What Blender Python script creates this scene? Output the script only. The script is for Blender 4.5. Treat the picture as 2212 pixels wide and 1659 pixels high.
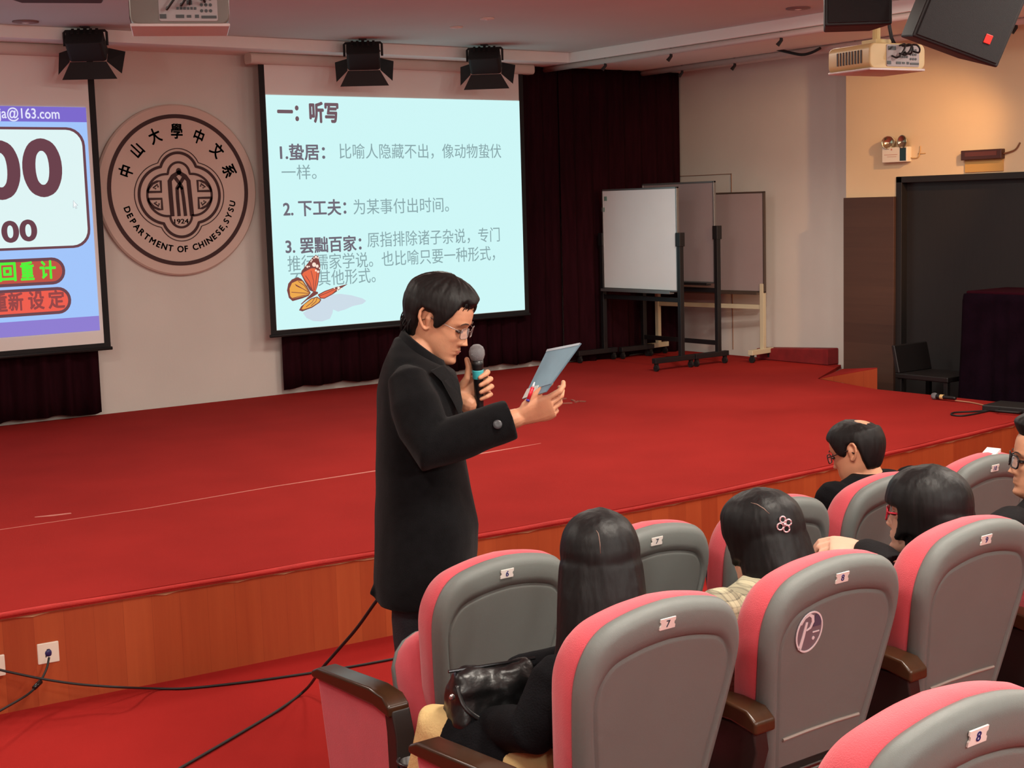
# Lecture hall: a stage with two projection screens, rows of seats, a speaker reading from a booklet.
import bpy, bmesh, math, random
from math import sin, cos, pi, sqrt, atan2, exp, radians as RAD
from mathutils import Vector as V, Matrix as M4
for o in list(bpy.data.objects): bpy.data.objects.remove(o)
SC = bpy.context.scene
COL = SC.collection

# ---------------------------------------------------------------- camera
FPX = 3136.0                                   # focal length in pixels of the 2212 px wide frame
EYE = V((0, 0, 1.87))
AX = V((0.80053214, -0.09610535, 0.59153365))  # world X seen by the camera (right, down, forward)
AY = V((-0.59860894, -0.08119361, 0.79691589))
AZ = V((-0.02855913, -0.99205411, -0.12252762))
cam = bpy.data.cameras.new('camera'); camo = bpy.data.objects.new('camera', cam); COL.objects.link(camo)
cam.lens = FPX / 2212 * 36; cam.sensor_width = 36; cam.clip_start = 0.05
camo.matrix_world = M4(((AX.x, -AX.y, -AX.z, EYE.x), (AY.x, -AY.y, -AY.z, EYE.y), (AZ.x, -AZ.y, -AZ.z, EYE.z), (0, 0, 0, 1)))
SC.camera = camo
def at(px, py, **k):
    """the point where the sight line through pixel (px, py) of the survey photograph meets a plane X=, Y= or Z=, or reaches depth D="""
    r = V(((px - 1106) / FPX, (py - 829.5) / FPX, 1))
    d = V((AX.dot(r), AY.dot(r), AZ.dot(r)))
    a, v = list(k.items())[0]
    if a == 'D': return EYE + d * v
    i = 'XYZ'.index(a)
    return EYE + d * ((v - EYE[i]) / d[i])

# ---------------------------------------------------------------- world, lamps, exposure
w = bpy.data.worlds.new('world'); SC.world = w; w.use_nodes = True
w.node_tree.nodes['Background'].inputs[0].default_value = (0.55, 0.42, 0.36, 1)
w.node_tree.nodes['Background'].inputs[1].default_value = 0.02
SC.view_settings.view_transform = 'Standard'; SC.view_settings.look = 'None'
SC.view_settings.exposure = 0.0; SC.view_settings.gamma = 1.0; SC.view_settings.use_curve_mapping = False
def area_light(name, loc, sx, sy, power, col, rot=(0, 0, 0), spread=180):
    l = bpy.data.lights.new(name, 'AREA'); l.shape = 'RECTANGLE'; l.size = sx; l.size_y = sy; l.energy = power; l.color = col
    l.spread = RAD(spread)
    o = bpy.data.objects.new(name, l); COL.objects.link(o); o.location = loc; o.rotation_euler = rot; return o
WARM = (1.0, 0.91, 0.79)
for i, (x, y, p) in enumerate([(-1.6, -0.9, 20), (1.6, -1.6, 40), (4.6, -1.2, 30), (0.2, 1.8, 52), (2.6, 1.9, 70), (5.0, 2.4, 60), (7.4, 3.4, 40), (1.0, 6.0, 50), (4.6, 6.8, 58), (7.0, 6.4, 50)]):
    area_light('hall_ceiling_light', (x, y, 3.14), 0.6, 0.6, p, WARM)
for x, y, p in ((-0.4, -1.4, 105), (2.2, -1.5, 135), (5.0, -1.4, 105), (-0.6, 5.2, 50), (7.4, 2.2, 40)):      # unseen point lamps added to lighten ceiling, walls and seat backs
    l = bpy.data.lights.new('fill_point', 'POINT'); l.energy = p; l.color = (1.0, 0.95, 0.88); l.shadow_soft_size = 0.14
    o = bpy.data.objects.new('fill_point', l); COL.objects.link(o); o.location = (x, y, 3.0 if y < 0 else 2.62)
l = bpy.data.lights.new('wall_downlight', 'SPOT'); l.energy = 105; l.color = (1.0, 0.50, 0.10); l.spot_size = RAD(138); l.spot_blend = 0.22; l.shadow_soft_size = 0.05
o = bpy.data.objects.new('wall_downlight', l); COL.objects.link(o); o.location = (8.48, 6.85, 3.12)
l = bpy.data.lights.new('side_wall_spot', 'SPOT'); l.energy = 260; l.color = (1.0, 0.52, 0.22); l.spot_size = RAD(46); l.spot_blend = 0.6; l.shadow_soft_size = 0.06
o = bpy.data.objects.new('side_wall_spot', l); COL.objects.link(o); o.location = (8.5, 5.32, 3.05); o.rotation_euler = (V((9.85, 9.45, 1.35)) - V(o.location)).to_track_quat('-Z', 'Y').to_euler()
l = bpy.data.lights.new('stage_fill_spot', 'SPOT'); l.energy = 170; l.color = WARM; l.spot_size = RAD(62); l.spot_blend = 0.7; l.shadow_soft_size = 0.08  # added unseen spot that brightens the rear right of the stage
o = bpy.data.objects.new('stage_fill_spot', l); COL.objects.link(o); o.location = (6.6, 6.3, 3.1); o.rotation_euler = (V((8.7, 8.7, 0.4)) - V(o.location)).to_track_quat('-Z', 'Y').to_euler()
SC.cycles.use_denoising = True
SC.cycles.max_bounces = 8; SC.cycles.diffuse_bounces = 5; SC.cycles.glossy_bounces = 3; SC.cycles.transparent_max_bounces = 8
SC.cycles.sample_clamp_indirect = 4.0; SC.cycles.caustics_reflective = False; SC.cycles.caustics_refractive = False

# ---------------------------------------------------------------- materials
def lin(c):
    return tuple(((v / 255) / 12.92 if v / 255 <= 0.04045 else ((v / 255 + 0.055) / 1.055) ** 2.4) for v in c)
MATS = {}
def mat(name, rgb, rough=0.6, metal=0.0, var=0.0, scale=8.0, bump=0.0, bscale=200.0, spec=0.5, stretch=(1, 1, 1), sheen=0.0, coat=0.0, alpha=None, trans=0.0):
    """plain procedural surface: base colour with a little noise variation and a fine bump"""
    if name in MATS: return MATS[name]
    m = bpy.data.materials.new(name); m.use_nodes = True; nt = m.node_tree; N = nt.nodes; L = nt.links
    b = N['Principled BSDF']; c = lin(rgb) + (1,)
    b.inputs['Base Color'].default_value = c; b.inputs['Roughness'].default_value = rough; b.inputs['Metallic'].default_value = metal
    b.inputs['Specular IOR Level'].default_value = spec
    if sheen: b.inputs['Sheen Weight'].default_value = sheen; b.inputs['Sheen Roughness'].default_value = 0.5
    if coat: b.inputs['Coat Weight'].default_value = coat; b.inputs['Coat Roughness'].default_value = 0.2
    if trans: b.inputs['Transmission Weight'].default_value = trans
    if alpha is not None: b.inputs['Alpha'].default_value = alpha
    tc = N.new('ShaderNodeTexCoord'); mp = N.new('ShaderNodeMapping'); mp.inputs['Scale'].default_value = stretch
    L.new(tc.outputs['Object'], mp.inputs['Vector'])
    if var:
        n = N.new('ShaderNodeTexNoise'); n.inputs['Scale'].default_value = scale; n.inputs['Detail'].default_value = 5
        L.new(mp.outputs[0], n.inputs['Vector'])
        r = N.new('ShaderNodeMapRange'); r.inputs[1].default_value = 0.3; r.inputs[2].default_value = 0.7
        r.inputs[3].default_value = 1 - var; r.inputs[4].default_value = 1 + var
        L.new(n.outputs['Fac'], r.inputs[0])
        x = N.new('ShaderNodeMix'); x.data_type = 'RGBA'; x.blend_type = 'MULTIPLY'; x.inputs[0].default_value = 1; x.inputs[6].default_value = c
        L.new(r.outputs[0], x.inputs[7]); L.new(x.outputs[2], b.inputs['Base Color'])
    if bump:
        n2 = N.new('ShaderNodeTexNoise'); n2.inputs['Scale'].default_value = bscale; n2.inputs['Detail'].default_value = 3
        L.new(mp.outputs[0], n2.inputs['Vector'])
        bp = N.new('ShaderNodeBump'); bp.inputs['Strength'].default_value = bump; bp.inputs['Distance'].default_value = 0.004
        L.new(n2.outputs['Fac'], bp.inputs['Height']); L.new(bp.outputs[0], b.inputs['Normal'])
    MATS[name] = m; return m
def emis(name, rgb, strength=1.0):
    if name in MATS: return MATS[name]
    m = bpy.data.materials.new(name); m.use_nodes = True; N = m.node_tree.nodes; L = m.node_tree.links
    b = N['Principled BSDF']; c = lin(rgb) + (1,)
    b.inputs['Base Color'].default_value = (0.02, 0.02, 0.02, 1); b.inputs['Roughness'].default_value = 0.9; b.inputs['Specular IOR Level'].default_value = 0.1
    b.inputs['Emission Color'].default_value = c; b.inputs['Emission Strength'].default_value = strength
    MATS[name] = m; return m
def planks(name, c1, c2, axis=0, width=0.1, rough=0.45, grain=1.0):
    """boards: a colour per board (white noise of the board number) plus long grain streaks"""
    if name in MATS: return MATS[name]
    m = bpy.data.materials.new(name); m.use_nodes = True; N = m.node_tree.nodes; L = m.node_tree.links; b = N['Principled BSDF']
    b.inputs['Roughness'].default_value = rough
    tc = N.new('ShaderNodeTexCoord'); sp = N.new('ShaderNodeSeparateXYZ'); L.new(tc.outputs['Object'], sp.inputs[0])
    dv = N.new('ShaderNodeMath'); dv.operation = 'DIVIDE'; L.new(sp.outputs[axis], dv.inputs[0]); dv.inputs[1].default_value = width
    fl = N.new('ShaderNodeMath'); fl.operation = 'FLOOR'; L.new(dv.outputs[0], fl.inputs[0])
    wn = N.new('ShaderNodeTexWhiteNoise'); wn.noise_dimensions = '1D'; L.new(fl.outputs[0], wn.inputs['W'])
    mp = N.new('ShaderNodeMapping'); sc = [1.2, 1.2, 1.2]; sc[axis] = 26; mp.inputs['Scale'].default_value = sc; L.new(tc.outputs['Object'], mp.inputs[0])
    n = N.new('ShaderNodeTexNoise'); n.inputs['Scale'].default_value = 1.0; n.inputs['Detail'].default_value = 6; n.inputs['Roughness'].default_value = 0.65; L.new(mp.outputs[0], n.inputs['Vector'])
    ad = N.new('ShaderNodeMath'); ad.operation = 'MULTIPLY_ADD'; L.new(wn.outputs['Value'], ad.inputs[0]); ad.inputs[1].default_value = 0.45
    n3 = N.new('ShaderNodeMath'); n3.operation = 'MULTIPLY'; L.new(n.outputs['Fac'], n3.inputs[0]); n3.inputs[1].default_value = 0.75 * grain
    L.new(n3.outputs[0], ad.inputs[2])
    cr = N.new('ShaderNodeMix'); cr.data_type = 'RGBA'; L.new(ad.outputs[0], cr.inputs[0]); cr.inputs[6].default_value = lin(c1) + (1,); cr.inputs[7].default_value = lin(c2) + (1,)
    fr = N.new('ShaderNodeMath'); fr.operation = 'FRACT'; L.new(dv.outputs[0], fr.inputs[0])
    lt = N.new('ShaderNodeMath'); lt.operation = 'LESS_THAN'; L.new(fr.outputs[0], lt.inputs[0]); lt.inputs[1].default_value = 0.007
    x = N.new('ShaderNodeMix'); x.data_type = 'RGBA'; L.new(lt.outputs[0], x.inputs[0]); L.new(cr.outputs[2], x.inputs[6]); x.inputs[7].default_value = lin([v * 0.88 for v in c1]) + (1,)
    L.new(x.outputs[2], b.inputs['Base Color']); MATS[name] = m; return m

# ---------------------------------------------------------------- mesh helpers
class MB:
    def __init__(s): s.v = []; s.f = []
    def add(s, verts, faces):
        n = len(s.v); s.v += [tuple(p) for p in verts]; s.f += [tuple(i + n for i in f) for f in faces]; return s
    def box(s, a, b):
        x0, y0, z0 = a; x1, y1, z1 = b
        return s.add([(x0, y0, z0), (x1, y0, z0), (x1, y1, z0), (x0, y1, z0), (x0, y0, z1), (x1, y0, z1), (x1, y1, z1), (x0, y1, z1)],
                     [(3, 2, 1, 0), (4, 5, 6, 7), (0, 1, 5, 4), (1, 2, 6, 5), (2, 3, 7, 6), (3, 0, 4, 7)])
    def cbox(s, c, d): return s.box([c[i] - d[i] / 2 for i in range(3)], [c[i] + d[i] / 2 for i in range(3)])
    def hexa(s, p): return s.add(p, [(3, 2, 1, 0), (4, 5, 6, 7), (0, 1, 5, 4), (1, 2, 6, 5), (2, 3, 7, 6), (3, 0, 4, 7)])
    def loft(s, rings, cap0=True, cap1=True, closed=True):
        n = len(rings[0]); vs = [p for r in rings for p in r]; fs = []
        for i in range(len(rings) - 1):
            for j in range(n if closed else n - 1):
                k = (j + 1) % n; fs.append((i * n + j, i * n + k, (i + 1) * n + k, (i + 1) * n + j))
        if closed:
            if cap0: fs.append(tuple(reversed(range(n))))
            if cap1: fs.append(tuple(range((len(rings) - 1) * n, len(rings) * n)))
        return s.add(vs, fs)
    def tube(s, path, r, seg=10, flat=1.0, up=None, cap=True, round_ends=False):
        P = [V(p) for p in path]; n = len(P); R = r if isinstance(r, (list, tuple)) else [r] * n
        if round_ends:
            a = (P[0] - P[1]).normalized(); b = (P[-1] - P[-2]).normalized()
            P = [P[0] + a * R[0] * 0.9, P[0] + a * R[0] * 0.6] + P + [P[-1] + b * R[-1] * 0.6, P[-1] + b * R[-1] * 0.9]
            R = [R[0] * 0.3, R[0] * 0.78] + list(R) + [R[-1] * 0.78, R[-1] * 0.3]; n += 4
        t = [(P[min(i + 1, n - 1)] - P[max(i - 1, 0)]).normalized() for i in range(n)]
        u = V(up) if up else (V((0, 0, 1)) if abs(t[0].z) < 0.9 else V((1, 0, 0)))
        rings = []
        for i in range(n):
            u = (u - t[i] * u.dot(t[i]))
            u = u.normalized() if u.length > 1e-6 else t[i].orthogonal().normalized()
            w = t[i].cross(u)
            rings.append([P[i] + (w * cos(2 * pi * k / seg) * 1.0 + u * sin(2 * pi * k / seg) * flat) * R[i] for k in range(seg)])
        return s.loft(rings, cap, cap)
    def lathe(s, prof, c=(0, 0, 0), seg=24, axis='z'):
        rings = []
        for r, h in prof:
            ring = []
            for k in range(seg):
                a = 2 * pi * k / seg; q = (r * cos(a), r * sin(a), h)
                if axis == 'y': q = (q[0], q[2], -q[1])
                if axis == 'x': q = (q[2], q[0], q[1])
                ring.append((c[0] + q[0], c[1] + q[1], c[2] + q[2]))
            rings.append(ring)
        return s.loft(rings)
    def prism(s, poly, a, b, plane='xz'):
        """closed 2-D outline pushed from a to b along the third axis"""
        def P(u, v, h): return {'xz': (u, h, v), 'xy': (u, v, h), 'yz': (h, u, v)}[plane]
        return s.loft([[P(u, v, a) for u, v in poly], [P(u, v, b) for u, v in poly]])
    def ribbon(s, pts, width, y0, y1, closed=False):
        """stroke of even width drawn in the xz plane, pushed from y0 to y1"""
        n = len(pts); L = []; Rr = []
        for i in range(n):
            a = pts[(i - 1) % n] if (closed or i > 0) else pts[i]; b = pts[(i + 1) % n] if (closed or i < n - 1) else pts[i]
            dx, dz = b[0] - a[0], b[1] - a[1]; l = sqrt(dx * dx + dz * dz) or 1; wv = width[i] if isinstance(width, (list, tuple)) else width
            nx, nz = -dz / l * wv / 2, dx / l * wv / 2; L.append((pts[i][0] + nx, pts[i][1] + nz)); Rr.append((pts[i][0] - nx, pts[i][1] - nz))
        m = n if closed else n - 1
        for i in range(m):
            k = (i + 1) % n; q = [L[i], L[k], Rr[k], Rr[i]]
            s.loft([[(u, y0, v) for u, v in q], [(u, y1, v) for u, v in q]])
        return s
    def xf(s, m):
        s.v = [tuple(m @ V(p)) for p in s.v]; return s
    def mesh(s, name):
        me = bpy.data.meshes.new(name); me.from_pydata(s.v, [], s.f)
        bm = bmesh.new(); bm.from_mesh(me); bmesh.ops.recalc_face_normals(bm, faces=bm.faces); bm.to_mesh(me); bm.free(); return me
    def build(s, name, m, parent=None, smooth=False, bevel=0, sub=0, solid=0, weld=False):
        me = s.mesh(name); return put(name, me, m, parent, smooth, bevel, sub, solid)
def put(name, me, m, parent=None, smooth=False, bevel=0, sub=0, solid=0):
    o = bpy.data.objects.new(name, me); COL.objects.link(o)
    if m: me.materials.clear(); me.materials.append(m)
    if smooth:
        me.polygons.foreach_set('use_smooth', [True] * len(me.polygons))
    if solid:
        md = o.modifiers.new('solid', 'SOLIDIFY'); md.thickness = abs(solid); md.offset = -1 if solid > 0 else 1
    if bevel:
        md = o.modifiers.new('bevel', 'BEVEL'); md.width = bevel; md.segments = 3; md.limit_method = 'ANGLE'; md.angle_limit = RAD(40)
        if smooth is False:
            me.polygons.foreach_set('use_smooth', [True] * len(me.polygons)); md.harden_normals = True
    if sub:
        md = o.modifiers.new('sub', 'SUBSURF'); md.levels = sub; md.render_levels = sub
    if parent: o.parent = parent
    return o
def tag(o, label=None, cat=None, group=None, kind=None):
    if label: o['label'] = label
    if cat: o['category'] = cat
    if group: o['group'] = group
    if kind: o['kind'] = kind
    return o
def empty(name, loc=(0, 0, 0), rz=0.0, label=None, cat=None, group=None):
    o = bpy.data.objects.new(name, None); COL.objects.link(o); o.location = loc; o.rotation_euler = (0, 0, rz); o.empty_display_size = 0.1
    return tag(o, label, cat, group)
def copy_tree(o, parent=None):
    c = o.copy(); COL.objects.link(c); c.parent = parent
    for ch in list(o.children): copy_tree(ch, c)
    return c
def struct(o): o['kind'] = 'structure'; return o
def baked(obj_mesh, mods):
    """run modifiers on a mesh and return the resulting mesh"""
    o = bpy.data.objects.new('bake', obj_mesh); COL.objects.link(o)
    for t, kw in mods:
        md = o.modifiers.new(t, t)
        for k, v in kw.items(): setattr(md, k, v)
    dg = bpy.context.evaluated_depsgraph_get(); dg.update()
    me = bpy.data.meshes.new_from_object(o.evaluated_get(dg)); bpy.data.objects.remove(o); return me
def fuse(mb, voxel, smooth=4, name='body', factor=0.5):
    """one continuous skin around overlapping shapes"""
    me = mb.mesh(name)
    r = baked(me, [('REMESH', dict(mode='VOXEL', voxel_size=voxel, use_smooth_shade=True)), ('SMOOTH', dict(factor=factor, iterations=smooth))])
    r.polygons.foreach_set('use_smooth', [True] * len(r.polygons)); r.name = name; return r
def smooth_path(pts, n=6):
    """Catmull-Rom through the points"""
    P = [V(p) for p in pts]; out = []
    for i in range(len(P) - 1):
        a, b, c, d = P[max(i - 1, 0)], P[i], P[i + 1], P[min(i + 2, len(P) - 1)]
        for k in range(n):
            t = k / n; out.append(0.5 * ((2 * b) + (c - a) * t + (2 * a - 5 * b + 4 * c - d) * t * t + (3 * b - a - 3 * c + d) * t ** 3))
    out.append(P[-1]); return out
def rrect(x0, z0, x1, z1, r, n=6):
    out = []
    for cx, cz, a0 in ((x1 - r, z1 - r, 0), (x0 + r, z1 - r, 90), (x0 + r, z0 + r, 180), (x1 - r, z0 + r, 270)):
        for k in range(n + 1):
            a = RAD(a0 + 90 * k / n); out.append((cx + r * cos(a), cz + r * sin(a)))
    return out
def text_mesh(s, size=1.0, bold=0.0, thick=0.0, align='LEFT', spacing=1.0):
    """lettering as a flat mesh in the xy plane"""
    c = bpy.data.curves.new('lettering', 'FONT'); c.body = s; c.size = size; c.offset = bold; c.extrude = thick; c.align_x = align; c.space_character = spacing; c.resolution_u = 8
    o = bpy.data.objects.new('lettering', c); COL.objects.link(o); dg = bpy.context.evaluated_depsgraph_get(); dg.update()
    me = bpy.data.meshes.new_from_object(o.evaluated_get(dg)); bpy.data.objects.remove(o); bpy.data.curves.remove(c); return me
def text_into(mb, s, p0, ux, uz, width=None, size=1.0, bold=0.0, thick=0.002, center=False, height=None):
    """write s into mb: baseline start p0, reading direction ux, upward uz; stretched to a given width / glyph height"""
    me = text_mesh(s, size, 0.0, thick); dirs = [(0, 0)] + ([(bold * cos(k * pi / 4), bold * sin(k * pi / 4)) for k in range(8)] if bold > 0 else [])
    xs = [v.co.x for v in me.vertices]; ys = [v.co.y for v in me.vertices]; x0, x1 = min(xs), max(xs)
    kx = (width / (x1 - x0)) if width else 1.0; ky = (height / (max(ys) - min(ys))) if height else (kx if width else 1.0)
    if height and not width: kx = ky
    n = V(ux).cross(V(uz)); off = -(x0 + x1) / 2 if center else -x0; yo = -min(ys) if height else 0.0
    for bx_, by_ in dirs:
        vs = [V(p0) + V(ux) * ((v.co.x + off + bx_ * size) * kx) + V(uz) * ((v.co.y + yo + by_ * size) * ky) + n * v.co.z for v in me.vertices]
        mb.add(vs, [tuple(p.vertices) for p in me.polygons])
    bpy.data.meshes.remove(me); return mb
# ================================================================ THE SETTING
YB = 10.5          # back wall
def carpet(name, rgb):
    m = mat(name, rgb, rough=0.95, var=0.07, scale=2.2, bump=0.5, bscale=300, spec=0.05); return m
RED = carpet('red_carpet', (150, 40, 36)); REDF = carpet('red_carpet_floor', (158, 39, 36))
WALL = mat('painted_wall', (210, 205, 197), 0.85, var=0.04, scale=1.6, bump=0.15, bscale=60, spec=0.2)
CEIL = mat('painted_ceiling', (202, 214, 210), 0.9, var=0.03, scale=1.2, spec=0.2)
WHITE = mat('white_trim', (222, 220, 212), 0.7, spec=0.3)
OAK = planks('stage_front_wood', (146, 54, 26), (182, 88, 46), 0, 0.115)
DARKWOOD = planks('dark_wainscot', (58, 36, 28), (78, 52, 40), 2, 0.16, 0.6)
BLACK = mat('matt_black', (20, 19, 20), 0.6, var=0.1)
BLACKG = mat('black_gloss', (16, 15, 16), 0.3)
# floor: level by the stage, one shallow tier per row of seats
fb = MB()
for y0, y1, z in ((2.72, 6.2, 0.0), (1.78, 2.72, 0.115), (0.84, 1.78, 0.23), (-0.2, 0.84, 0.345), (-5, -0.2, 0.46)):
    fb.box((1.25 if z else -4, y0, -0.3), (9.6, y1, z))
fb.box((-4, -5, -0.3), (1.25, 2.72, 0.0)); fb.box((-4, 6.2, -0.3), (9.6, 8.4, 0.0))
struct(fb.build('floor', REDF))
# stage: curved red deck with a wooden front
EDGE = [(-3.4, 5.72), (-1.5, 5.62), (0.2, 5.53), (1.6, 5.45), (2.4, 5.375), (3.19, 5.315), (4.1, 5.245), (5.0, 5.225), (6.11, 5.285), (6.64, 5.335), (7.4, 5.405), (8.11, 5.48), (8.74, 5.55)]
edge = [(p.x, p.y) for p in smooth_path([(x, y, 0) for x, y in EDGE], 5)]
stage = empty('stage', (3, 7, 0), 0, 'low stage with red carpet deck and curved orange wooden front', 'stage')
def local(mb, root): return mb.xf(root.matrix_world.inverted() if False else M4.Translation(-V(root.location)))
deck = MB(); outline = edge + [(8.74, 7.12), (8.95, 7.9), (9.82, 8.4), (9.82, YB - 0.025), (-3.4, YB - 0.025)]
deck.prism(outline, 0.372, 0.4, 'xy'); local(deck, stage).build('deck', RED, stage)
fp = MB()
for i in range(len(edge) - 1):
    (ax, ay), (bx, by) = edge[i], edge[i + 1]
    fp.add([(ax, ay + 0.02, 0), (bx, by + 0.02, 0), (bx, by + 0.02, 0.372), (ax, ay + 0.02, 0.372)], [(0, 1, 2, 3)])
for (ax, ay), (bx, by) in (((8.74, 5.57), (8.74, 7.12)), ((8.74, 7.12), (8.95, 7.9)), ((8.95, 7.9), (9.84, 8.4))):
    fp.add([(ax - 0.015, ay, 0), (bx - 0.015, by, 0), (bx - 0.015, by, 0.372), (ax - 0.015, ay, 0.372)], [(0, 1, 2, 3)])
local(fp, stage).build('front_panel', OAK, stage)
ns = MB(); rnd = random.Random(4)
path = [V((x, y + 0.004, 0.3875 + 0.001 * sin(i * 1.7))) for i, (x, y) in enumerate(edge)]
ns.tube(path, [0.0108 + 0.0012 * sin(i * 0.9) for i in range(len(path))], 10)
local(ns, stage).build('carpet_nosing', mat('carpet_nosing', (184, 48, 44), 0.8, var=0.12, scale=9, bump=0.5, bscale=120), stage, smooth=True)
h = 0.002; st = MB()   # pale torn strip of backing under the nosing
for i in range(len(edge) - 1):
    for k in range(3):
        (ax, ay), (bx, by) = edge[i], edge[i + 1]; t0 = k / 3 + 0.02; t1 = t0 + 0.2 + 0.12 * rnd.random()
        t0, t1 = k / 3, (k + 1) / 3; h0 = h; h = max(0.0006, 0.010 * rnd.random() ** 2.2)      # ragged lower edge
        p = [(ax + (bx - ax) * t, ay + (by - ay) * t + 0.018) for t in (t0, t1)]
        st.hexa([(p[0][0], p[0][1] - 0.004, 0.366 - h0), (p[1][0], p[1][1] - 0.004, 0.366 - h), (p[1][0], p[1][1], 0.366 - h), (p[0][0], p[0][1], 0.366 - h0),
                 (p[0][0], p[0][1] - 0.004, 0.372), (p[1][0], p[1][1] - 0.004, 0.372), (p[1][0], p[1][1], 0.372), (p[0][0], p[0][1], 0.372)])
local(st, stage).build('edge_strip', mat('torn_backing', (196, 150, 112), 0.8), stage)
sm = MB()   # worn seam between two carpet widths
pts = [(2.07, 6.93), (2.8, 6.9), (3.55, 6.955), (4.19, 6.955), (5.0, 6.99), (5.42, 7.02)]
sm.ribbon([(p[0], p[1]) for p in pts], [0.006, 0.008, 0.012, 0.022, 0.026, 0.004], 0, 0.0015)
sm.v = [(x, z, 0.4 + y) for x, y, z in sm.v]
sm.ribbon([(2.3, 7.1), (2.38, 7.075), (2.47, 7.06)], [0.01, 0.03, 0.02], 0, 0.0015)
sm.v = [(x, y, z) if 0.39 < z < 0.42 else (x, z, 0.4 + y) for x, y, z in sm.v]
local(sm, stage).build('carpet_seam', mat('seam_tape', (196, 120, 108), 0.8), stage)
# walls
struct(MB().box((-4, YB, 0), (10.05, YB + 0.15, 3.4)).build('wall_back', WALL))
sw = MB().box((9.85, 8.156, 0), (10.05, YB, 3.4)); struct(sw.build('wall_side', WALL))
struct(MB().box((9.6, 7.633, 0), (9.85, 8.156, 3.4)).box((9.6, 7.633 - 1.4, 2.005), (9.85, 7.633, 3.4)).box((9.6, -5, 0), (9.85, 6.233, 3.4)).build('wall_right', mat('cream_lit_wall', (218, 196, 160), 0.85, var=0.04, scale=1.6, bump=0.15, bscale=60, spec=0.2)))  # creamier than the other walls: the downlight's yellow put into the colour
struct(MB().box((-4.15, -5, 0), (-4, YB, 3.4)).build('wall_left', WALL))
struct(MB().box((-4, -5.15, 0), (9.85, -5, 3.4)).build('wall_rear', WALL))
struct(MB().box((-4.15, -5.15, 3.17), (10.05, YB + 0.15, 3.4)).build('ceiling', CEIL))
tr = MB().box((-4, 10.02, 3.085), (8.16, YB, 3.17)); struct(tr.build('trim_1', mat('bulkhead_slide_glow', (238, 244, 240), 0.85, spec=0.2), bevel=0.004))  # paler cool white puts the slide's glow into the bulkhead colour
tr = MB().box((8.16, -1, 3.085), (9.85, YB, 3.17)); struct(tr.build('trim_2', MATS['bulkhead_slide_glow'], bevel=0.004))
struct(MB().box((9.565, 7.633, 0), (9.6, 8.156, 1.847)).build('trim_3', DARKWOOD, bevel=0.003))
struct(MB().box((9.57, -5, 0), (9.6, 6.233, 1.0)).build('trim_4', DARKWOOD, bevel=0.003))
# panel joints in the side wall
struct(MB().box((9.844, 9.735, 0.45), (9.85, 9.741, 2.1)).box((9.844, 9.735, 2.094), (9.85, 10.44, 2.1)).build('trim_5', mat('joint_line', (140, 104, 84), 0.9)))
# door in the right wall
dr = struct(MB().box((9.66, 6.28, 0.01), (9.7, 7.585, 1.96)).build('door_1', mat('dark_door', (26, 22, 21), 0.6, var=0.15, scale=6, stretch=(1, 8, 1)), bevel=0.004))
struct(MB().box((9.59, 7.575, 0), (9.72, 7.633, 2.005)).box((9.59, 6.233, 0), (9.72, 6.29, 2.005)).box((9.59, 6.233, 1.955), (9.72, 7.633, 2.005)).build('trim_6', mat('door_frame_dark', (24, 18, 16), 0.6), bevel=0.004))
hd = MB().tube([(9.66, 6.86, 1.02), (9.61, 6.86, 1.025)], 0.011, 10).tube([(9.61, 6.86, 1.025), (9.605, 6.93, 1.035), (9.607, 6.99, 1.045)], [0.011, 0.009, 0.007], 10)
hd.build('door_handle', mat('brass', (206, 176, 120), 0.3, 1.0), dr, smooth=True)
# carpeted upstand against the side wall and the little carpeted wedge at the corner of the stage
us = MB(); us.hexa([(9.70, 8.45, 0.4), (9.85, 8.45, 0.4), (9.85, 9.3, 0.4), (9.70, 9.3, 0.4), (9.70, 8.45, 0.545), (9.85, 8.45, 0.545), (9.85, 9.3, 0.5), (9.70, 9.3, 0.5)])
tag(us.build('carpeted_step', mat('dark_red_carpet', (120, 22, 26), 0.95, var=0.2, scale=9, bump=0.5), bevel=0.012), 'low dark red carpeted step against the side wall behind the whiteboards', 'step')
wd = empty('carpeted_ramp', (8.9, 7.6, 0.4), 0, 'small red carpeted ramp at the right corner of the stage', 'ramp')
A, B, D = V((8.955, 7.88, 0)), V((8.735, 7.12, 0)), V((9.555, 8.16, 0)); Bt = B + V((0, 0, 0.16))
O = V((8.9, 7.6, 0))
MB().add([A - O, B - O, D - O, Bt - O], [(0, 1, 3), (1, 2, 3), (0, 2, 1)]).build('ramp_side', OAK, wd)
up = V((0, 0, 0.006)); MB().loft([[A - O, Bt - O, D - O], [A - O + up, Bt - O + up, D - O + up]]).build('ramp_carpet', RED, wd)
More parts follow.
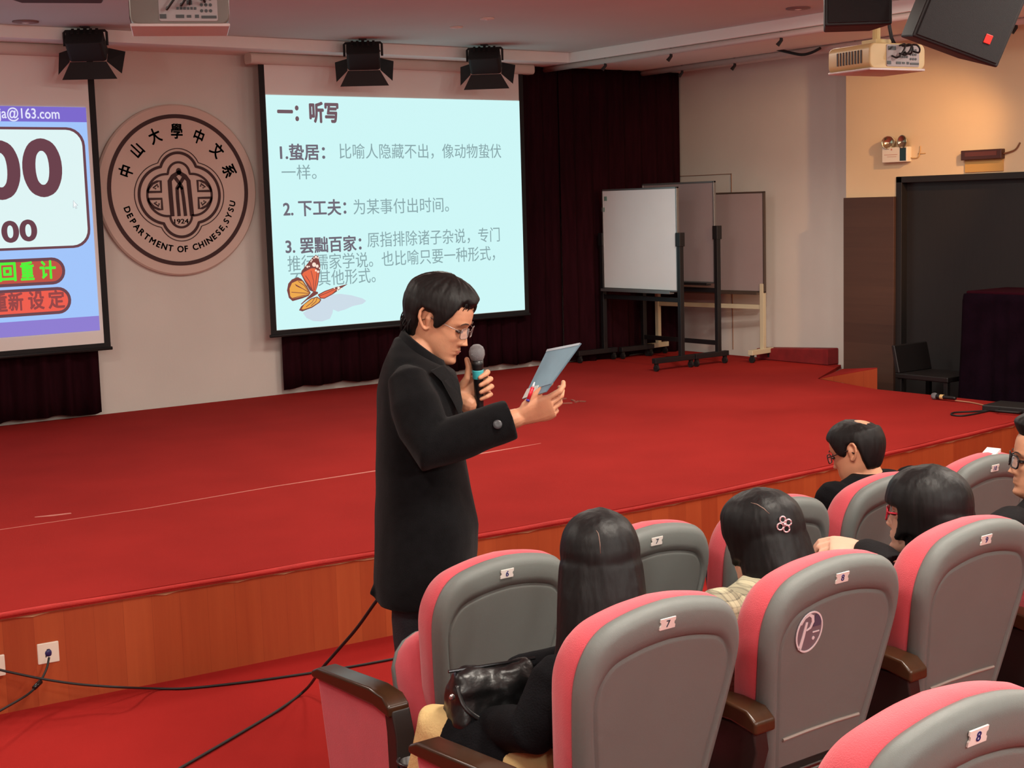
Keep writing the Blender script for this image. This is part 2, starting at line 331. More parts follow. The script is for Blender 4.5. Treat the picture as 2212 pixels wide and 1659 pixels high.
# ================================================================ SCREENS, CURTAINS, EMBLEM
FABRIC = mat('screen_fabric', (232, 230, 226), 0.85, spec=0.15)
CURT = mat('maroon_curtain', (36, 10, 17), 0.9, var=0.25, scale=5, stretch=(6, 1, 0.6), spec=0.05)
YS = 10.3
def curtain(name, x0, x1, z0, z1, y, pitch, amp, label, seed):
    rnd = random.Random(seed); n = int((x1 - x0) / 0.012); nz = 14; rings = []
    ph = [rnd.uniform(0, 6) for _ in range(6)]
    for j in range(nz + 1):
        t = j / nz; z = z1 + (z0 - z1) * t; row = []
        for i in range(n + 1):
            x = x0 + (x1 - x0) * i / n; a = 2 * pi * x / pitch + 1.3 * sin(x * 2.1 + ph[0]) + 0.25 * sin(3 * t + ph[1])
            d = amp * (0.55 + 0.45 * t) * (sin(a) + 0.35 * sin(2 * a + ph[2]) + 0.3 * sin(0.43 * a + ph[3]))
            zz = z if j < nz else z + 0.008 * sin(a * 0.5 + ph[4]) + 0.006 * sin(a * 0.21)
            row.append((x, y + d, zz))
        rings.append(row)
    m = MB().loft(rings, closed=False)
    return tag(m.build(name, CURT, None, smooth=True, solid=0.004), label, 'curtain')
curtain('stage_curtain', 1.2, 3.925, 0.428, 3.08, 10.41, 0.17, 0.022, 'dark maroon curtain hanging below the left screen with the countdown timer', 3)
curtain('stage_curtain', 5.45, 8.35, 0.452, 3.08, 10.41, 0.17, 0.022, 'dark maroon curtain hanging behind the screen with the slide of Chinese definitions', 5)
curtain('stage_curtain', 8.34, 9.82, 0.408, 3.08, 10.40, 0.19, 0.024, 'black-looking maroon curtain in the back corner behind the whiteboards', 9)
def screen(x0, x1, zb, label, slide_x0, slide_x1, slide_z0, slide_z1, slide_mat, name='projection_screen'):
    r = empty(name, ((x0 + x1) / 2, YS, zb), 0, label, 'projection screen'); cx = (x0 + x1) / 2
    def L(m): m.v = [(p[0] - cx, p[1] - YS, p[2] - zb) for p in m.v]; return m
    b = 0.048
    L(MB().box((x0 + b, YS - 0.002, zb + 0.04), (x1 - b, YS + 0.001, 3.02))).build('screen_fabric', FABRIC, r)
    f = MB().box((x0, YS - 0.003, zb), (x0 + b, YS + 0.002, 3.02)).box((x1 - b, YS - 0.003, zb), (x1, YS + 0.002, 3.02)).box((x0, YS - 0.004, zb), (x1, YS + 0.003, zb + 0.042))
    L(f).build('black_border', mat('screen_border', (15, 15, 17), 0.8), r)
    L(MB().tube([(x0 - 0.01, YS, zb), (x1 + 0.01, YS, zb)], 0.013, 10)).build('weight_bar', BLACK, r, smooth=True)
    c = MB().prism(rrect(YS - 0.05, 3.0, YS + 0.07, 3.085, 0.03), x0 - 0.08, x1 + 0.1, 'yz'); L(c).build('roller_case', mat('case_cream', (206, 196, 186), 0.6), r, smooth=False, bevel=0.003)
    s = L(MB().box((slide_x0, YS - 0.006, slide_z0), (slide_x1, YS - 0.004, slide_z1))).build('slide', slide_mat, r)
    return r, L, s
DX, DZ = V((1, 0, 0)), V((0, 0, 1))
def S(px, py):
    p = at(px, py, Y=YS - 0.006); return p.x, p.z
# --- right screen with the slide of definitions
x0, z1 = S(572.5, 203.5); x1, z0 = S(1134, 669)
x0 = S(599, 713)[0] - 0.002
scr, L2, slide = screen(x0 - 0.05, x1 + 0.048, z0 - 0.045, 'projection screen showing the bright slide of Chinese definitions and a butterfly', x0, x1, z0, z1 - 0.004, emis('slide_light', (205, 246, 246), 1.0))
def write(L, parent, name, lines, m):
    for s, pxl, pxr, pyb, dy, bold, h in lines:      # one part per line of writing
        mb = MB(); xa, za = S(pxl, pyb); xb, _ = S(pxr, pyb)
        text_into(mb, s, (xa, YS - 0.0065, za), DX, DZ, width=xb - xa, bold=bold, thick=0.0008, height=h)
        L(mb).build(name, m, parent)
TT = emis('slide_title_ink', (112, 88, 96)); TB = emis('slide_bold_ink', (112, 106, 118)); TN = emis('slide_text_ink', (136, 166, 170))
write(L2, slide, 'slide_title', [('一：听写', 601, 731, 263, 0, 0.04, 0.155)], TT)
write(L2, slide, 'slide_bold_text', [('1.蛰居：', 606, 702, 346, 0, 0.022, 0.125), ('2. 下工夫：', 613, 748, 468, 0, 0.022, 0.125), ('3. 罢黜百家：', 618, 781, 549, 0, 0.022, 0.125)], TB)
write(L2, slide, 'slide_text', [('比喻人隐藏不出，像动物蛰伏', 734, 1083, 344, 0, -0.006, 0.125), ('一样。', 609, 684, 388, 0, -0.006, 0.115),
      ('为某事付出时间。', 764, 970, 464, 0, -0.006, 0.125), ('原指排除诸子杂说，专门', 794, 1080, 536, 0, -0.006, 0.13),
      ('推行儒家学说。也比喻只要一种形式，', 622, 1070, 588, 0, -0.006, 0.13), ('不要其他形式。', 628, 812, 622, 0, -0.006, 0.125)], TN)
# butterfly on the slide (outlines read off the slide)
def Z6(x, y): return S(600 + x * 260 / 1961, 500 + y * 220 / 1659)
def flat(pts, d, name, m, par, L, zoom=Z6):
    q = [zoom(*p) for p in pts]; return L(MB().prism(q, YS - 0.0072 - d, YS - 0.0068, 'xz')).build(name, m, par)
SH = emis('butterfly_shadow_tint', (204, 220, 232)); OR = emis('butterfly_orange', (232, 106, 70)); YE = emis('butterfly_yellow', (236, 168, 76)); BR = emis('butterfly_brown', (124, 66, 62)); WD = emis('butterfly_white', (250, 226, 210))
flat([(640, 1180), (720, 1110), (860, 1030), (1010, 1015), (1200, 1040), (1380, 1090), (1440, 1130), (1380, 1180), (1220, 1215), (1100, 1270), (980, 1305), (900, 1270), (890, 1330), (850, 1420), (720, 1465), (580, 1460), (470, 1410), (410, 1330), (460, 1290)], 0, 'butterfly_shadow', SH, slide, L2)
bf = [(620, 378), (660, 410), (690, 540), (685, 660), (655, 860), (615, 985), (580, 985), (520, 960), (430, 800), (375, 690), (390, 640), (470, 540), (560, 430)]
fw = flat(bf, 0.0004, 'butterfly_wing', BR, slide, L2)
flat([(545, 600), (610, 600), (665, 690), (650, 830), (612, 975), (585, 975), (500, 860), (440, 780), (395, 700), (420, 665)], 0.0008, 'wing_patch', OR, fw, L2)
hw = flat([(320, 745), (380, 770), (420, 810), (480, 900), (535, 1000), (500, 1050), (400, 1090), (240, 1135), (180, 1080), (150, 960), (170, 850), (230, 780)], 0.0004, 'butterfly_wing', BR, slide, L2)
flat([(320, 800), (400, 810), (470, 920), (520, 1000), (480, 1040), (240, 1095), (200, 1050), (190, 930), (230, 840)], 0.0008, 'wing_patch', YE, hw, L2)
lw = flat([(650, 1030), (760, 970), (930, 910), (1140, 855), (1040, 920), (900, 1020), (760, 1095), (690, 1095)], 0.0004, 'butterfly_wing', BR, slide, L2)
flat([(670, 1040), (760, 985), (930, 925), (955, 945), (890, 1010), (760, 1080), (700, 1080)], 0.0008, 'wing_patch', OR, lw, L2)
kw = flat([(540, 1090), (640, 1060), (710, 1110), (680, 1160), (560, 1240), (400, 1302), (345, 1285), (380, 1220)], 0.0004, 'butterfly_wing', BR, slide, L2)
flat([(550, 1100), (640, 1075), (690, 1115), (660, 1155), (550, 1225), (420, 1270), (385, 1265), (430, 1190)], 0.0008, 'wing_patch', YE, kw, L2)
flat([(590, 970), (650, 985), (655, 1010), (560, 1070), (470, 1120), (385, 1190), (375, 1180), (450, 1110), (500, 1060)], 0.0012, 'butterfly_body', BR, slide, L2)
sp = MB()
for x, y, r in [(620, 415, 14), (655, 430, 10), (588, 435, 8), (590, 540, 24), (640, 565, 18), (480, 575, 12), (555, 465, 9), (620, 635, 12), (655, 655, 14), (680, 600, 9), (510, 570, 8), (990, 920, 16), (920, 925, 8), (970, 955, 9), (1030, 930, 8), (540, 490, 8), (450, 560, 7)]:
    cx, cz = Z6(x, y); r *= 0.00015 * 5.1; sp.prism([(cx + r * cos(a * pi / 4), cz + r * sin(a * pi / 4)) for a in range(8)], YS - 0.0085, YS - 0.0070, 'xz')
L2(sp).build('wing_spots', WD, slide)
vn = MB()
for ln in [[(560, 960), (520, 820), (450, 720)], [(580, 960), (580, 800), (540, 640)], [(595, 960), (620, 820), (640, 660)], [(520, 1000), (400, 930), (280, 860)], [(510, 1010), (380, 1000), (220, 990)], [(500, 1030), (380, 1050), (230, 1090)], [(500, 980), (430, 880), (330, 810)], [(400, 930), (330, 900), (290, 880)], [(680, 1050), (800, 1000), (940, 935)], [(600, 1080), (560, 1150), (460, 1230)], [(640, 1080), (620, 1140), (540, 1210)]]:
    vn.ribbon([Z6(*p) for p in ln], 0.005, YS - 0.0083, YS - 0.0070)
L2(vn).build('wing_veins', BR, slide)
# --- left screen with the countdown timer (only its right part is in view)
lx1, lz1 = S(183, 232); _, lz0 = S(218, 713); lx1 = (lx1 + S(218, 713)[0]) / 2
scl, L1, sl = screen(1.40, S(240, 752)[0], S(240, 752)[1], 'projection screen showing the violet countdown timer with brown digits', lx1 - 2.47, lx1, lz0, lz1, emis('timer_light', (160, 196, 250), 1.0))
VI = emis('timer_violet', (122, 104, 204)); PW = emis('timer_white', (222, 244, 244)); PB = emis('timer_brown', (106, 66, 76)); RO = emis('timer_red', (238, 92, 76)); RB = emis('timer_dull_red', (192, 80, 66)); GR = emis('timer_green', (84, 240, 60)); PV = emis('timer_violet_low', (140, 124, 208))
def slab(mb, x0, z0, x1, z1, d, r=0.0):
    mb.prism(rrect(x0, z0, x1, z1, r) if r else [(x0, z0), (x1, z0), (x1, z1), (x0, z1)], YS - 0.0065 - d, YS - 0.0060, 'xz'); return mb
zt = S(183, 264)[1]; L1(slab(MB(), lx1 - 2.47, zt, lx1, lz1, 0.0003)).build('title_band', VI, sl)
zl = S(215, 682)[1]; L1(slab(MB(), lx1 - 2.47, lz0, lx1, zl, 0.0003)).build('footer_band', PV, sl)
write(L1, sl, 'address_text', [('ja@163.com', -2, 129, 262, 0, 0.012, 0.095)], emis('timer_text_white', (226, 226, 250)))
px1 = S(189, 400)[0]; pz1 = S(150, 275)[1]; pz0 = S(150, 536)[1]
pf = L1(slab(MB(), lx1 - 2.36, pz0, px1, pz1, 0.0003, 0.13)).build('timer_panel', PB, sl)
L1(slab(MB(), lx1 - 2.345, pz0 + 0.018, px1 - 0.02, pz1 - 0.018, 0.0006, 0.115)).build('panel_face', PW, pf)
for s, a, b, zb_, h in (('0', 58, 132, 421, 0.375), ('0', -33, 42, 427, 0.375), ('0', 46, 79, 520, 0.14), ('0', 7, 40, 523, 0.14)):
    mb = MB(); xa, za = S(a, zb_); xb = S(b, zb_)[0]; text_into(mb, s, (xa, YS - 0.0072, za), DX, DZ, width=xb - xa, bold=0.035, thick=0.0008, height=h); L1(mb).build('timer_digit', PB, pf)
for nm, y0, y1, xr, m, txt, tm, spans in (('button', 558, 617, 141, RB, '回重计', GR, [('回', 0, 35), ('重', 46, 74), ('计', 88, 121)]), ('button', 623, 682, 154, RO, '重新设定', emis('timer_button_ink', (150, 72, 72)), [('重', -14, 16), ('新', 20, 51), ('设', 63, 96), ('定', 106, 140)])):
    za = S(70, y1)[1]; zb_ = S(70, y0)[1]; xr = S(xr, (y0 + y1) / 2)[0]; h = zb_ - za
    b = L1(slab(MB(), xr - 1.05, za, xr, zb_, 0.0003, h * 0.49)).build(nm, PB, sl)
    L1(slab(MB(), xr - 1.035, za + 0.022, xr - 0.022, zb_ - 0.022, 0.0006, h * 0.38)).build('button_face', m, b)
    for ch, a, c in spans:
        t = MB()
        yb = (y0 + y1) / 2 + 16 - 0.06 * (a - 70); xa, zq = S(a, yb); xb = S(c, yb)[0]; text_into(t, ch, (xa, YS - 0.0074, zq), DX, DZ, width=xb - xa, bold=0.03, thick=0.0008, height=0.125); L1(t).build('button_character', tm, b)
cz = [S(158, 433), S(158, 449), S(161.5, 446), S(164, 451), S(166, 450), S(163.5, 444.5), S(168, 444)]
L1(MB().prism(cz, YS - 0.0078, YS - 0.0068, 'xz')).build('mouse_pointer', emis('pointer_white', (246, 250, 250)), sl)
L1(MB().ribbon(cz, 0.0035, YS - 0.0079, YS - 0.0068, True)).build('pointer_outline', emis('pointer_grey', (160, 176, 186)), sl)

# --- round department emblem on the wall between the screens
c = at(388, 411, Y=10.46); EC = V((c.x, 10.5, c.z)); R0 = 0.648
em = empty('wall_emblem', EC, 0, 'large round cream department emblem with dark ring and bell, between the two screens', 'emblem')
EMB = mat('emblem_cream', (206, 184, 172), 0.75, spec=0.25); INK = mat('emblem_ink', (58, 30, 30), 0.7); INK2 = mat('emblem_ink_black', (30, 26, 26), 0.7)
MB().lathe([(0.0005, 0), (R0, 0), (R0, 0.028), (R0 - 0.012, 0.04), (0.0005, 0.04)], seg=96, axis='y').xf(M4.Scale(-1, 4, V((0, 1, 0))) if False else M4.Identity(4)).xf(M4.Rotation(pi, 4, 'Z')).build('disc', EMB, em, smooth=False)
yf0, yf1 = -0.0445, -0.039
def arc(r, a0, a1, n=60): return [(r * cos(RAD(a0 + (a1 - a0) * k / n)), r * sin(RAD(a0 + (a1 - a0) * k / n))) for k in range(n + 1)]
MB().ribbon(arc(0.557, 0, 360, 120)[:-1], 0.03, yf0, yf1, True).build('ring', INK, em)
def quatre(r1, c1, r2, c2, n=180):
    out = []
    for k in range(n):
        a = 2 * pi * k / n; ux, uz = cos(a), sin(a); best = 0
        for cx, cz_, r in ((0, c1, r1), (0, -c1, r1), (c2, 0, r2), (-c2, 0, r2)):
            b = ux * cx + uz * cz_; d = b * b - (cx * cx + cz_ * cz_ - r * r)
            if d >= 0: best = max(best, b + sqrt(d))
        out.append((best * ux, best * uz - 0.035))
    return out
for a_, w_ in (((0.178, 0.172, 0.245, 0.118), 0.006), ((0.150, 0.168, 0.215, 0.112), 0.021), ((0.088, 0.158, 0.158, 0.104), 0.017)):
    MB().ribbon(quatre(*a_), w_, yf0, yf1, True).build('quatrefoil_outline', INK, em)
def bell_pts(k, x, z): return ((x - 775) * k / 0.93, (870 - z) * k - 0.035)
k = 0.000845; bl = MB()
for pts, wd_ in (([(697, 1060), (692, 880), (690, 745), (718, 705), (775, 668), (830, 705), (858, 745), (866, 900), (874, 1060)], 0.033), ([(757, 1060), (752, 900), (752, 810), (775, 775), (800, 740), (815, 715)], 0.026), ([(815, 1060), (805, 900), (795, 800), (775, 765), (740, 715)], 0.026), ([(752, 820), (775, 790), (800, 820)], 0.02)):
    bl.ribbon([bell_pts(k, *p) for p in pts], wd_, yf0, yf1)
bx, bz = bell_pts(k, 775, 660); bl.prism([(bx + 0.021 * cos(a * pi / 8), bz + 0.026 * sin(a * pi / 8)) for a in range(16)], yf0, yf1, 'xz')
for sx in (1, -1):
    for sz in (1, -1):
        def F(x, z): return (sx * x, sz * z - 0.035)
        bl.ribbon([F(0.262, 0.026), F(0.150, 0.026), F(0.150, 0.108), F(0.178, 0.104), F(0.215, 0.088), F(0.245, 0.056), F(0.26, 0.03)], 0.018, yf0, yf1)
        bl.ribbon([F(0.172, 0.06), F(0.178, 0.082), F(0.212, 0.056), F(0.19, 0.05)], 0.011, yf0, yf1)
bl.build('bell_mark', INK, em)
t = MB(); text_into(t, '1924', (0, yf0 - 0.0005 + 0.004, -0.252), DX, DZ, width=0.115, bold=0.015, thick=0.002, center=True, height=0.034); t.build('year_text', INK, em)
for i, ch in enumerate('中山大學中文系'):
    t = MB(); a = RAD(70.5 - i * 23.6); r = 0.45; p = V((-r * sin(a), yf0 + 0.003, r * cos(a))); ux = V((cos(a), 0, sin(a))); uz = V((-sin(a), 0, cos(a)))
    text_into(t, ch, p - uz * 0.06, ux, uz, width=0.09 if ch not in '中山' else 0.075, bold=0.022, thick=0.002, center=True, height=0.11)
    t.build('chinese_character', INK2, em)
t = MB(); s = 'DEPARTMENT OF CHINESE,SYSU'; wid = {'I': 0.55, ' ': 0.6, ',': 0.45, 'M': 1.25, 'E': 0.92, 'F': 0.88, 'S': 0.95}; tot = sum(wid.get(ch, 1.05) for ch in s); acc = 0
for ch in s:
    wv = wid.get(ch, 1.05); a = RAD(194.5 + (acc + wv / 2) / tot * 154.5); acc += wv
    if ch == ' ': t.build('english_word', INK2, em); t = MB(); continue
    r = 0.442; p = V((r * cos(a), yf0 + 0.003, r * sin(a))); uz = V((-cos(a), 0, -sin(a))); ux = V((-sin(a), 0, cos(a)))
    text_into(t, ch, p - uz * (0.027 if ch != ',' else 0.032), ux, uz, size=0.066, bold=0.024, thick=0.002, center=True)
t.build('english_word', INK2, em)
# ================================================================ THINGS ON THE STAGE AND ON THE WALLS
GALV = mat('cream_metal', (196, 188, 160), 0.5, 0.0); GREYM = mat('grey_metal', (150, 150, 150), 0.4, 0.8); BOARDW = mat('whiteboard_white', (236, 242, 243), 0.3, var=0.03, scale=2.0, spec=0.5)
BOARDB = mat('whiteboard_back', (150, 136, 136), 0.55, var=0.06, scale=1.5); BLM = mat('black_metal', (22, 21, 23), 0.45)
def caster(mb, x, y, z0=0.0, r=0.028):
    mb.lathe([(0.002, -0.011), (r, -0.011), (r, 0.011), (0.002, 0.011)], (x, y, z0 + r), 14, 'x'); mb.box((x - 0.016, y - 0.012, z0 + r), (x + 0.016, y + 0.012, z0 + r + 0.045)); return mb
def whiteboard(loc, rz, length, zb, zt, face, label, frame_m, leg_m, post_top, leg_in=0.02, tray=True, crossbar=(0.19,), foot=(0.36, 0.26), black_posts=True, edge_m=None):
    """board faces local -x, runs along local y from 0 (near end) to length; z measured from the stage"""
    r = empty('whiteboard', loc, rz, label, 'whiteboard')
    MB().box((-0.012, 0.012, zb + 0.012), (0.006, length - 0.012, zt - 0.012)).build('writing_surface', face, r)
    f = MB().box((-0.016, 0, zb), (0.012, 0.016, zt)).box((-0.016, length - 0.016, zb), (0.012, length, zt)).box((-0.016, 0, zt - 0.016), (0.012, length, zt)).box((-0.016, 0, zb), (0.012, length, zb + 0.016))
    f.build('frame', frame_m, r, bevel=0.003)
    if tray: MB().box((-0.065, 0.05, zb - 0.016), (-0.012, length - 0.02, zb - 0.004)).box((-0.068, 0.05, zb - 0.016), (-0.062, length - 0.02, zb + 0.008)).build('pen_tray', edge_m or frame_m, r, bevel=0.002)
    for y in (-leg_in, length + leg_in):
        MB().box((-0.022, y - 0.02, 0.075), (0.022, y + 0.02, post_top)).build('post', leg_m, r, bevel=0.003)
        ft = MB().box((-foot[0], y - 0.025, 0.07), (foot[1], y + 0.025, 0.115)); ft = ft.build('foot', leg_m, r, bevel=0.004)
        for x in (-foot[0] + 0.03, foot[1] - 0.03): caster(MB(), x, y).build('caster', BLACK, ft, smooth=False)
        if black_posts: MB().box((-0.03, y - 0.03, (zb + zt) / 2 - 0.06), (0.03, y + 0.03, (zb + zt) / 2 + 0.06)).build('pivot_clamp', BLM, r, bevel=0.004)
    for z in crossbar: MB().box((-0.015, -leg_in, z - 0.02), (0.015, length + leg_in, z + 0.02)).build('crossbar', leg_m, r, bevel=0.003)
    return r
wa = whiteboard((8.75, 9.30, 0.4), 0.0, 1.0, 0.67, 1.585, BOARDW, 'white whiteboard lit by the slide, frontmost of the three on stage', GREYM, BLM, 1.18, crossbar=(0.60,), foot=(0.33, 0.14))
for y, z in ((0.95, 1.50), (0.985, 1.4)): MB().box((-0.0135, y - 0.02, z - 0.02), (-0.012, y + 0.02, z + 0.02)).build('marker_smudge', mat('marker_green', (120, 160, 150), 0.6), wa)
whiteboard((9.2, 9.30, 0.4), 0.0, 0.95, 0.72, 1.628, BOARDB, 'dark grey whiteboard on a black wheeled stand, middle one of three', GREYM, BLM, 1.21, crossbar=(0.19, 0.66), foot=(0.3, 0.11), edge_m=BLM)
whiteboard((9.62, 9.10, 0.4), math.atan2(0.19, 1.26), 1.27, 0.62, 1.525, BOARDB, 'grey whiteboard on a cream metal stand by the side wall, rearmost of three', mat('dark_bronze_frame', (70, 58, 50), 0.5), GALV, 0.7, leg_in=-0.03, crossbar=(0.49,), foot=(0.2, 0.13), black_posts=False)
# lectern with purple cloth, dark chair, microphone, cable, case by the right wall / stage corner
lec = empty('lectern', (9.24, 6.12, 0), 0, 'tall lectern draped in dark purple cloth at the right edge beside the door', 'lectern')
MB().box((-0.27, -0.36, 0), (0.22, 0.36, 1.06)).build('body', mat('dark_lectern_wood', (26, 17, 16), 0.6), lec, bevel=0.01)
PUR = mat('purple_cloth', (20, 7, 17), 0.95, var=0.3, scale=7, bump=0.6, bscale=40, spec=0.05)
rings = []
for j, (z, g) in enumerate(((1.115, -0.02), (1.11, 0.012), (1.06, 0.018), (0.8, 0.022), (0.55, 0.03), (0.34, 0.036))):
    ring = []
    for k2 in range(96):
        a = 2 * pi * k2 / 96; q_ = max(abs(cos(a)) / 0.27, abs(sin(a)) / 0.38); wv = 0.012 * j / 5 * sin(a * 18)
        ring.append((-0.025 + cos(a) / q_ + cos(a) * (g + wv), sin(a) / q_ + sin(a) * (g + wv), z + 0.05 * (0.5 - (cos(a) / q_ + 0.27) / 0.54)))
    rings.append(ring)
MB().loft(rings, cap0=True, cap1=False).build('cloth', PUR, lec, smooth=True)
MB().box((-0.29, -0.37, 1.13), (0.2, 0.37, 1.155)).build('top_cloth', mat('maroon_cloth', (44, 9, 20), 0.95, spec=0.05), lec, bevel=0.01)
ch = empty('wooden_chair', (9.12, 6.86, 0), RAD(0), 'dark low wooden chair standing in shadow before the door', 'chair')
DK = mat('dark_chair_wood', (22, 18, 18), 0.45)
MB().box((-0.2, -0.24, 0.47), (0.2, 0.24, 0.51)).build('seat', DK, ch, bevel=0.008)
for sx in (-0.17, 0.17):
    for sy in (-0.21, 0.21): MB().box((sx - 0.018, sy - 0.018, 0), (sx + 0.018, sy + 0.018, 0.47)).build('leg', DK, ch, bevel=0.004)
MB().hexa([(-0.2, 0.2, 0.51), (0.2, 0.2, 0.51), (0.2, 0.24, 0.51), (-0.2, 0.24, 0.51), (-0.2, 0.25, 0.72), (0.2, 0.25, 0.72), (0.2, 0.28, 0.72), (-0.2, 0.28, 0.72)]).build('backrest', DK, ch, bevel=0.008)
MIC_BALL = mat('mic_grille', (150, 152, 156), 0.45, 0.7, bump=1.0, bscale=900)
def microphone(root, L=0.2, band=(60, 170, 178), r=0.0245):
    """head at +x end, handle towards -x"""
    MB().lathe([(0.003, 0.0), (0.013, -0.001), (0.02, 0.006), (r, 0.019), (r * 0.99, 0.03), (r * 0.8, 0.042), (r * 0.45, 0.049), (0.003, 0.051)], (0, 0, 0), 24, 'x').build('grille', MIC_BALL, root, smooth=True)
    MB().lathe([(0.003, 0.004), (0.0185, 0.002), (0.019, -0.012), (0.0165, -0.03), (0.015, -0.06), (0.0125, -L + 0.01), (0.011, -L), (0.003, -L - 0.002)], (0, 0, 0), 24, 'x').build('handle', mat('mic_black', (18, 18, 20), 0.4), root, smooth=True)
    MB().lathe([(0.0172, -0.028), (0.0176, -0.031), (0.0172, -0.054), (0.0168, -0.056)], (0, 0, 0), 24, 'x').build('colour_band', mat('band_%d' % band[0], band, 0.4), root, smooth=True)
mc = empty('microphone', (8.56, 6.44, 0.4245), RAD(-100), 'handheld microphone with silver head lying on the red stage near the lectern', 'microphone'); mc.rotation_euler = (0, 0, RAD(88))
microphone(mc, 0.16, (214, 180, 120))
cb = smooth_path([(8.55, 6.28, 0.41), (8.56, 6.15, 0.406), (8.50, 6.0, 0.406)], 6)
MB().tube(cb, 0.005, 8).build('microphone_lead', mat('lead_pale', (170, 120, 90), 0.6), mc if False else None, smooth=True)
tag(bpy.data.objects['microphone_lead'], 'short pale lead trailing from the microphone lying on the stage', 'cable')
pts = [at(x, y, Z=0.406) for x, y in ((2190, 872), (2166, 880), (2120, 891), (2080, 898), (2056, 896), (2062, 891), (2100, 889), (2150, 886), (2180, 884))]
tag(MB().tube(smooth_path(pts, 8), 0.006, 8).build('looped_cable', BLACK, None, smooth=True), 'thin black cable lying in a loop at the right end of the stage', 'cable')
case = empty('tool_case', (8.45, 5.70, 0.4), RAD(8), 'small flat black case lying at the right front corner of the stage', 'case')
MB().box((-0.13, -0.2, 0.002), (0.13, 0.2, 0.045)).build('body', BLACK, case, bevel=0.01)
MB().tube(smooth_path([(-0.13, -0.08, 0.02), (-0.18, -0.07, 0.02), (-0.18, 0.07, 0.02), (-0.13, 0.08, 0.02)], 5), 0.008, 8).build('handle', BLACK, case, smooth=True)
lt = MB()
for i, (x, y, a) in enumerate([(1216, 863, 0.2), (1238, 866, 1.2), (1247, 869, 0.5), (1256, 868, 2.0), (1226, 872, 2.6)]):
    p = at(x, y, Z=0.401); d = V((cos(a), sin(a), 0)) * 0.035; n_ = V((-sin(a), cos(a), 0)) * 0.008
    b_ = [p - d - n_, p + d - n_, p + d + n_, p - d + n_]; lt.hexa(b_ + [q_ + V((0, 0, 0.008)) for q_ in b_])
tag(lt.build('torn_tape_scraps', mat('tape_scrap', (150, 84, 70), 0.7)), 'torn scraps of tape on the red carpet behind the booklet', 'tape', kind='stuff')
# exit lamp and wall unit on the yellow wall
el = empty('emergency_lamp', (9.6, 7.61, 2.18), 0, 'white emergency light box with two round lamps on the yellow-lit wall', 'lamp')
MB().box((-0.06, -0.125, -0.06), (0, 0.125, 0.06)).build('housing', mat('lamp_box', (222, 214, 196), 0.5), el, bevel=0.006)
MB().box((-0.0615, -0.115, -0.05), (-0.06, -0.055, 0.052)).build('indicator_panel', mat('dark_green_panel', (20, 38, 36), 0.3), el)
MB().box((-0.0615, -0.03, 0.0), (-0.06, 0.1, 0.004)).box((-0.0615, -0.02, -0.016), (-0.06, 0.07, -0.013)).box((-0.0615, 0.02, 0.036), (-0.06, 0.035, 0.05)).build('printed_lines', mat('printed_red', (190, 130, 110), 0.6), el)
for y in (0.075, -0.085):
    MB().lathe([(0.003, 0.0), (0.03, 0.005), (0.052, 0.03), (0.054, 0.036), (0.05, 0.038), (0.046, 0.03), (0.003, 0.012)], (0, 0, 0), 24, 'x').xf(M4.Translation((-0.03, y, 0.10)) @ M4.Rotation(RAD(25 if y > 0 else -10), 4, 'Z') @ M4.Rotation(pi, 4, 'Z')).build('lamp_head', mat('lamp_chrome', (190, 176, 150), 0.18, 0.9), el, smooth=True)
MB().tube(smooth_path([(-0.01, -0.125, -0.03), (-0.008, -0.19, -0.03), (-0.006, -0.21, 0.02), (-0.004, -0.21, 0.06)], 5), 0.004, 8).tube([(-0.004, -0.19, 0.0), (-0.004, -0.26, 0.0)], 0.004, 8).build('wire', mat('beige_wire', (196, 160, 104), 0.6), el, smooth=True)
wu = empty('wall_sensor', (9.6, 6.806, 2.146), 0, 'narrow dark horizontal unit on the yellow-lit wall above the door', 'wall unit')
MB().box((-0.05, -0.18, -0.037), (0, 0.18, 0.037)).build('housing', mat('dark_unit', (66, 34, 26), 0.3), wu, bevel=0.005)
MB().box((-0.052, -0.14, -0.01), (-0.05, 0.14, 0.022)).build('window_strip', mat('dark_window', (92, 48, 40), 0.25), wu)
MB().box((-0.012, -0.17, -0.13), (0, 0.17, -0.037)).build('backplate', mat('tan_plate', (190, 150, 84), 0.6), wu, bevel=0.002)
MB().tube(smooth_path([(-0.02, -0.18, 0.0), (-0.015, -0.24, 0.012), (-0.01, -0.28, 0.03), (-0.005, -0.31, 0.075)], 5), 0.006, 8).build('wire', mat('brown_wire', (120, 80, 50), 0.6), wu, smooth=True)
# sockets on the stage front, leads on the floor
for i, (x, lab) in enumerate(((1.783, 'square white wall socket with a dark blue plug on the stage front'), (1.575, 'white wall socket cut off by the left picture edge, on the stage front'))):
    z = 0.205 if i == 0 else 0.195
    s_ = empty('wall_socket', (x, 5.46, z), RAD(-6), lab, 'socket')
    MB().box((-0.041, -0.01, -0.041), (0.041, 0.0, 0.041)).build('faceplate', mat('socket_white', (232, 226, 210), 0.4), s_, bevel=0.004)
    MB().box((-0.006, -0.0105, 0.012), (0.006, -0.0095, 0.016)).box((-0.012, -0.0105, -0.016), (-0.008, -0.0095, -0.004)).build('slots', BLACK, s_)
pl = empty('plug_lead', (1.783, 5.44, 0.205), 0, 'black power lead with a dark blue plug hanging from the socket', 'lead')
MB().lathe([(0.003, 0), (0.014, 0.001), (0.016, 0.012), (0.012, 0.03), (0.006, 0.036)], (0, 0.008, 0), 12, 'y').xf(M4.Rotation(0, 4, 'Z')).build('plug', mat('plug_blue', (40, 36, 92), 0.45), pl, smooth=True)
